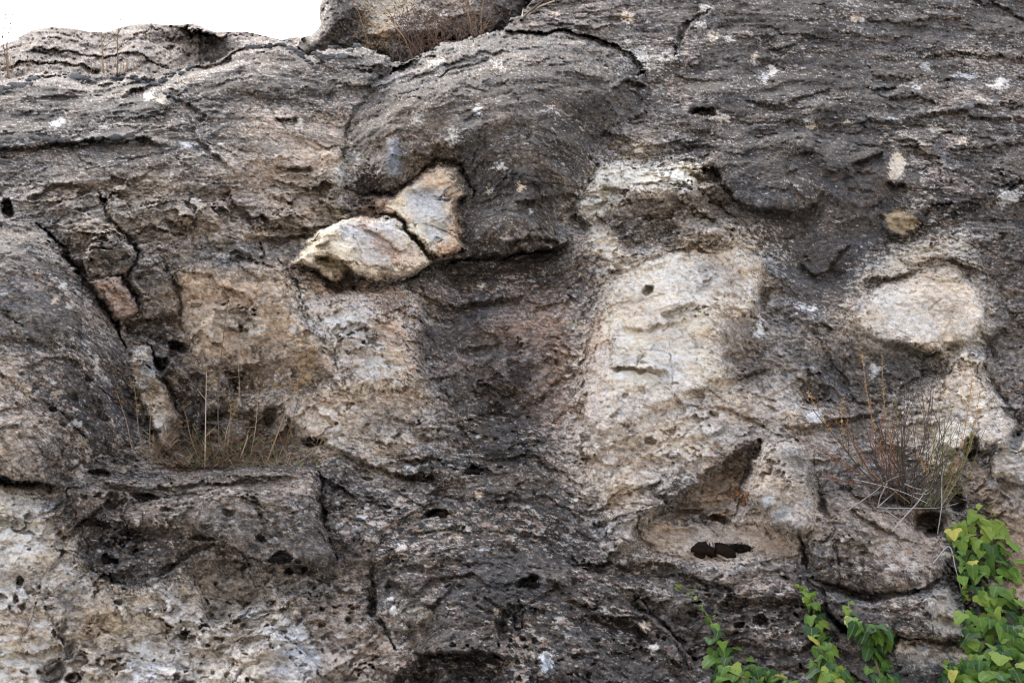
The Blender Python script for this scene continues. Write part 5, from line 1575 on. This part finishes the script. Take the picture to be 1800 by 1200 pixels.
# ---- dry bush and stalks along the top
root = empty('dry_bush', at(770, 106, .02))
tag(root, 'dry reddish brown bush behind the crest of the big boulder', 'bush')
hb = surf_h(760, 60)
for k_ in range(46):
    x0 = R.uniform(690, 850); y0 = 112 - (x0 - 690) * .27
    tx = x0 + R.gauss(-6, 34); ty = y0 - R.uniform(35, 100)
    ou = R.uniform(.02, .35)
    pts_ = [Vector(face_point(x0 + (tx - x0) * t_ + R.uniform(-9, 9), y0 + 12 + (ty - y0 - 12) * t_, hb + ou)) for t_ in (0, .35, .7, 1)]
    path_ = bez(pts_, 10); bag = Bag(); bag.tube(path_, .0026, .0011, 3)
    for _ in range(7):
        q0 = R.randrange(3, 9); d_ = Vector((R.gauss(0, .7), R.gauss(0, .5), R.uniform(.1, .9))).normalized() * R.uniform(.03, .11)
        bag.tube([path_[q0], path_[q0] + d_ * .5, path_[q0] + d_], .0018, .0011, 3)
        e_ = path_[q0] + d_
        for _ in range(3):
            s_ = Vector((R.gauss(0, 1), R.gauss(0, 1), R.gauss(0, 1))).normalized()
            bag.blade(e_ - s_ * .004, s_ * R.uniform(.008, .02), .004, s_.cross(Vector((0, 0, 1))).normalized())
    bag.build('branch', simple('bush_twig', (.21, .135, .095), .95, .35, 40, (.14, .09, .07)) if k_ == 0 else bpy.data.materials['bush_twig'], root)
TG = 'dry seed stalks standing above the crest'
def far_stalk(label, path, heads, out, hm=1, hs=5, r=.003, mat=None):
    stalk(label, path, heads, mat or STALK, out, TG, r, hm, 2, hs)
far_stalk('beaded brown stalk rising in front of the dark cleft of the pillar', [(846,66),(846,30),(850,0),(850,-20)], [(846,58),(842,44),(838,36),(848,28),(842,20),(846,10),(852,6),(836,24),(832,40)], .25)
far_stalk('brown stalk with small heads left of the beaded stalk', [(832,74),(828,44),(822,18),(816,-6)], [(826,40),(822,30),(828,22),(818,12),(812,4),(816,20)], .3)
far_stalk('stalk with round heads before the left side of the pillar', [(644,84),(642,60),(636,40),(630,20)], [(642,52),(643,58),(645,66),(648,72),(625,62),(631,24),(624,12),(622,4),(655,84)], .2)
far_stalk('thin stalk with drooping heads in the middle of the dry bush', [(725,104),(712,70),(690,40),(676,24)], [(690,36),(700,50),(676,24),(684,30)], .3, hs=4)
pale_twigs = [[(916,36),(930,22),(952,4),(962,-8)], [(918,34),(920,16),(926,-8)], [(924,30),(944,14),(975,2)]]
for k_, (pl_, lb_) in enumerate(zip(pale_twigs, ('dark slanting dead twig at the top edge right of the pillar', 'upright pale twig at the top edge right of the pillar', 'flat lying pale twig at the top edge right of the pillar'))):
    b_ = Bag(); b_.tube(bez([at(x_, y_, .03) for x_, y_ in pl_], 12), .010 if k_ == 0 else .006, .004, 5)
    tag(b_.build('dead_twig', STALK_D if k_ == 0 else STALK_P, origin=at(*pl_[0])), lb_, 'twig', 'dead twigs at the top edge')
def sky_stalk(label, base, pts, heads, r=.004):
    """A stalk that stands on the far ridge and shows against the sky."""
    h_ = surf_h(*base)
    p_ = [Vector(face_point(x_, y_, h_)) for x_, y_ in [base] + pts]
    root = empty('seed_stalk', p_[0]); tag(root, label, 'dry plant', 'dry stalks against the sky at top left')
    path_ = bez(p_, 16); b_ = Bag(); b_.tube(path_, r, r * .55, 4)
    for _ in range(5):
        k0 = R.randrange(5, 14); d_ = Vector((R.choice((-1, 1)) * R.uniform(.3, .8), 0, R.uniform(.4, 1))).normalized() * R.uniform(.04, .10)
        b_.tube([path_[k0], path_[k0] + d_ * .5, path_[k0] + d_], r * .6, r * .35, 3)
    b_.build('stem', STALK, root)
    for x_, y_ in heads:
        hd = bpy.data.objects.new('seed_head', HEADS[1]); COL.objects.link(hd); hd.parent = root
        hd.matrix_local = Matrix.Translation(Vector(face_point(x_, y_, h_)) - p_[0]) @ Matrix.Scale(R.uniform(.010, .016), 4)
sky_stalk('pale grass stalk nearest the left edge against the sky', (14,136), [(10,100),(4,70),(8,40),(12,12)], [], .006)
sky_stalk('pale grass stalk second from the left edge against the sky', (16,138), [(14,110),(12,80),(18,50),(22,24)], [], .006)
sky_stalk('taller of two thin stalks standing above the ridge against the sky', (182,128), [(180,96),(178,60),(176,20),(175,4)], [], .006)
sky_stalk('shorter of two thin stalks standing above the ridge against the sky', (206,130), [(207,100),(206,70),(210,45),(212,26)], [], .006)
sky_stalk('thin short twig leaning right on the ridge against the sky', (306,60), [(312,46),(318,36),(325,29)], [], .003)
bag = Bag()
for _ in range(70):
    x_ = R.choice((R.gauss(190, 14), R.gauss(215, 20), R.uniform(0, 280), R.gauss(20, 10))); y_ = R.uniform(126, 138)
    p_ = at(x_, y_, .01); bag.blade(p_, Vector((R.gauss(0, .25), R.gauss(-.1, .2), 1)).normalized() * R.uniform(.05, .16), .0016, Vector((1, 0, 0)), .003)
tag(bag.build('dry_grass', GRASS, origin=at(200, 130)), 'thin dry grass along the far ledge at top left', kind='stuff')

# ---- moss cushions on the upper ledges
MOSS = simple('dark_moss', (.21, .22, .24), .97, .5, 120, (.07, .075, .085), spec=.1)
MOSS_B = simple('black_moss', (.010, .009, .009), 1.0, .5, 120, (.020, .014, .011), spec=.05)
def lumpy(r, sx_, sy_, sz_, seed, rough=.16, seg=12, rings=8):
    b_ = Bag(); b_.blob(Vector((0, 0, 0)), 1.0, 1.0, rough * 1.5, seg, rings, random.Random(seed))
    b_.v = [Vector((v_.x * sx_ * r, v_.y * sy_ * r, v_.z * sz_ * r)) for v_ in b_.v]
    return b_
cush = []
for k_ in range(5):
    o_ = lumpy(1, 1, .8, .58, k_ + 3).build('moss_cushion', MOSS); cush.append(o_.data); bpy.data.objects.remove(o_)
ORD = 'first second third fourth fifth sixth seventh eighth ninth tenth eleventh twelfth thirteenth fourteenth fifteenth sixteenth seventeenth eighteenth nineteenth twentieth'.split()
ORD += ['twenty ' + w_ for w_ in ORD[:9]] + ['thirtieth']


def cushions(pts, n, label, size, jit=4):
    sgs = [math.dist(pts[k], pts[k + 1]) for k in range(len(pts) - 1)]; tot = sum(sgs)
    spots = []
    for i in range(n):
        u = (i + R.uniform(.1, .9)) / n * tot; k = 0
        while k < len(sgs) - 1 and u > sgs[k]: u -= sgs[k]; k += 1
        t = min(u / sgs[k], 1)
        spots.append((pts[k][0] + (pts[k + 1][0] - pts[k][0]) * t, pts[k][1] + (pts[k + 1][1] - pts[k][1]) * t + R.uniform(-jit, jit)))
    for i, (x_, y_) in enumerate(sorted(spots)):
        o = bpy.data.objects.new('moss_cushion', R.choice(cush)); COL.objects.link(o)
        s_ = size * PXM * R.uniform(.6, 1.6)
        o.location = at(x_, y_, 0)
        o.rotation_euler = (R.gauss(-.25, .15), R.gauss(0, .2), R.uniform(-.4, .4)); o.scale = (s_ * R.uniform(1, 1.7), s_, s_)
        tag(o, label + ', ' + ORD[i] + ' from left', 'moss', label)


cushions([(18,250),(60,248),(110,246),(160,248),(240,245),(252,247)], 22, 'moss cushion in the long row on the left slope', 6, 7)
cushions([(0,160),(20,150),(45,146),(62,142)], 12, 'blue grey moss cushion at the left edge below the grass stalks', 8, 6)
cushions([(130,139),(150,141),(165,147)], 3, 'large moss cushion at the slope crest near the thin stalks', 11, 2)
cushions([(195,140),(235,138),(262,146),(280,146),(300,134),(330,122),(345,118)], 18, 'grey moss cushion where two rock slopes meet at top left', 7, 4)
cushions([(410,86),(450,82),(495,80),(515,88),(535,104),(560,122)], 16, 'grey moss cushion along the rounded crest left of the pillar', 7, 3)
cushions([(545,100),(570,90),(600,82),(640,78),(600,96),(560,108),(620,100)], 18, 'grey moss cushion on the low crest in front of the pillar', 7, 4)
cushions([(1480,222),(1540,214),(1600,208),(1680,192),(1760,184),(1800,178)], 22, 'dark moss cushion along the long ledge at upper right', 6, 4)

def black_moss(x, y, w, h, label, seed):
    b_ = Bag(); r_ = random.Random(seed)
    c_ = at(x, y, 0)
    for _ in range(16):
        ox, oy = r_.uniform(-.95, .95) * w, r_.uniform(-.6, .6) * h
        p_ = at(x + ox, y + oy, .004)
        b_.blob(p_, r_.uniform(.35, .7) * min(w, h * 1.4) * PXM, .75, .3, 9, 7, r_, (1.2, .8, 1))
    for _ in range(150):
        p_ = at(x + r_.gauss(0, .55) * w, y + r_.gauss(0, .5) * h, .004)
        d_ = Vector((r_.gauss(0, 1), -abs(r_.gauss(0, .8)), r_.gauss(.2, .8))).normalized()
        b_.blade(p_, d_ * r_.uniform(.006, .018), .0022, d_.cross(Vector((.3, .2, 1))).normalized())
    tag(b_.build('moss_clump', MOSS_B, origin=c_), label, 'moss', 'black moss clumps')
for k_, a_ in enumerate(((1254,968,30,13,'large charred black moss clump on the floor of the pale hollow'), (1300,964,16,7,'small black moss clump touching the large charred clump on its right'), (256,875,20,6,'black moss clump under the top edge of the ledge block'),
        (551,774,19,5,'black moss strip at the right end of the plant ledge'), (768,903,18,6,'black moss clump on the dark slope left of the channel'), (493,982,15,6,'black moss clump low on the right side of the ledge block'),
        (930,1028,17,5,'black moss clump on the brow of the bottom centre boulder'), (1242,198,17,6,'black moss clump beside a white chip at upper right'), (832,827,12,7,'black moss tuft in the notch above the channel'),
        (160,916,9,7,'black moss tuft leftmost on the ledge block face'), (182,922,7,6,'black moss tuft right of the leftmost tuft on the ledge block'), (190,985,11,6,'black moss tuft in the lower hollow of the ledge block'), (224,936,11,5,'black moss tuft in the middle of the ledge block face'))):
    black_moss(*a_, 40 + k_)
# rust brown crumbly growth in the cleft
CRUMB = simple('rust_crumb', (.27, .13, .06), .95, .4, 160, (.18, .09, .045))
r_ = random.Random(3)
root = empty('rust_growth', at(1300, 874, .004))
tag(root, 'rust orange crumbly growth in the cleft beside the pale knob', 'growth')
for x_, y_, s_ in ((1294,862,5.5),(1298,868,6),(1292,874,5.5),(1304,876,6),(1312,872,5),(1309,880,6),(1300,880,5),(1308,886,4.5),(1281,871,3.5),(1316,868,4),(1297,858,4.5)):
    b_ = Bag(); b_.blob(at(x_, y_, .003), .8 * s_ * PXM, .9, .55, 9, 7, r_); b_.build('lump', CRUMB, root)
# dark dry moss under the big boulder
b_ = Bag()
for _ in range(90):
    x_ = R.gauss(640, 12); y_ = R.gauss(318, 14)
    b_.blob(at(x_, y_, .004), R.uniform(1.5, 3.5) * PXM, .9, .5, 6, 4)
tag(b_.build('dry_moss', simple('brown_moss', (.06, .040, .032), 1.0, .4, 120), origin=at(640, 318)), 'dark brown crumbly moss patch under the left side of the big boulder', kind='stuff')
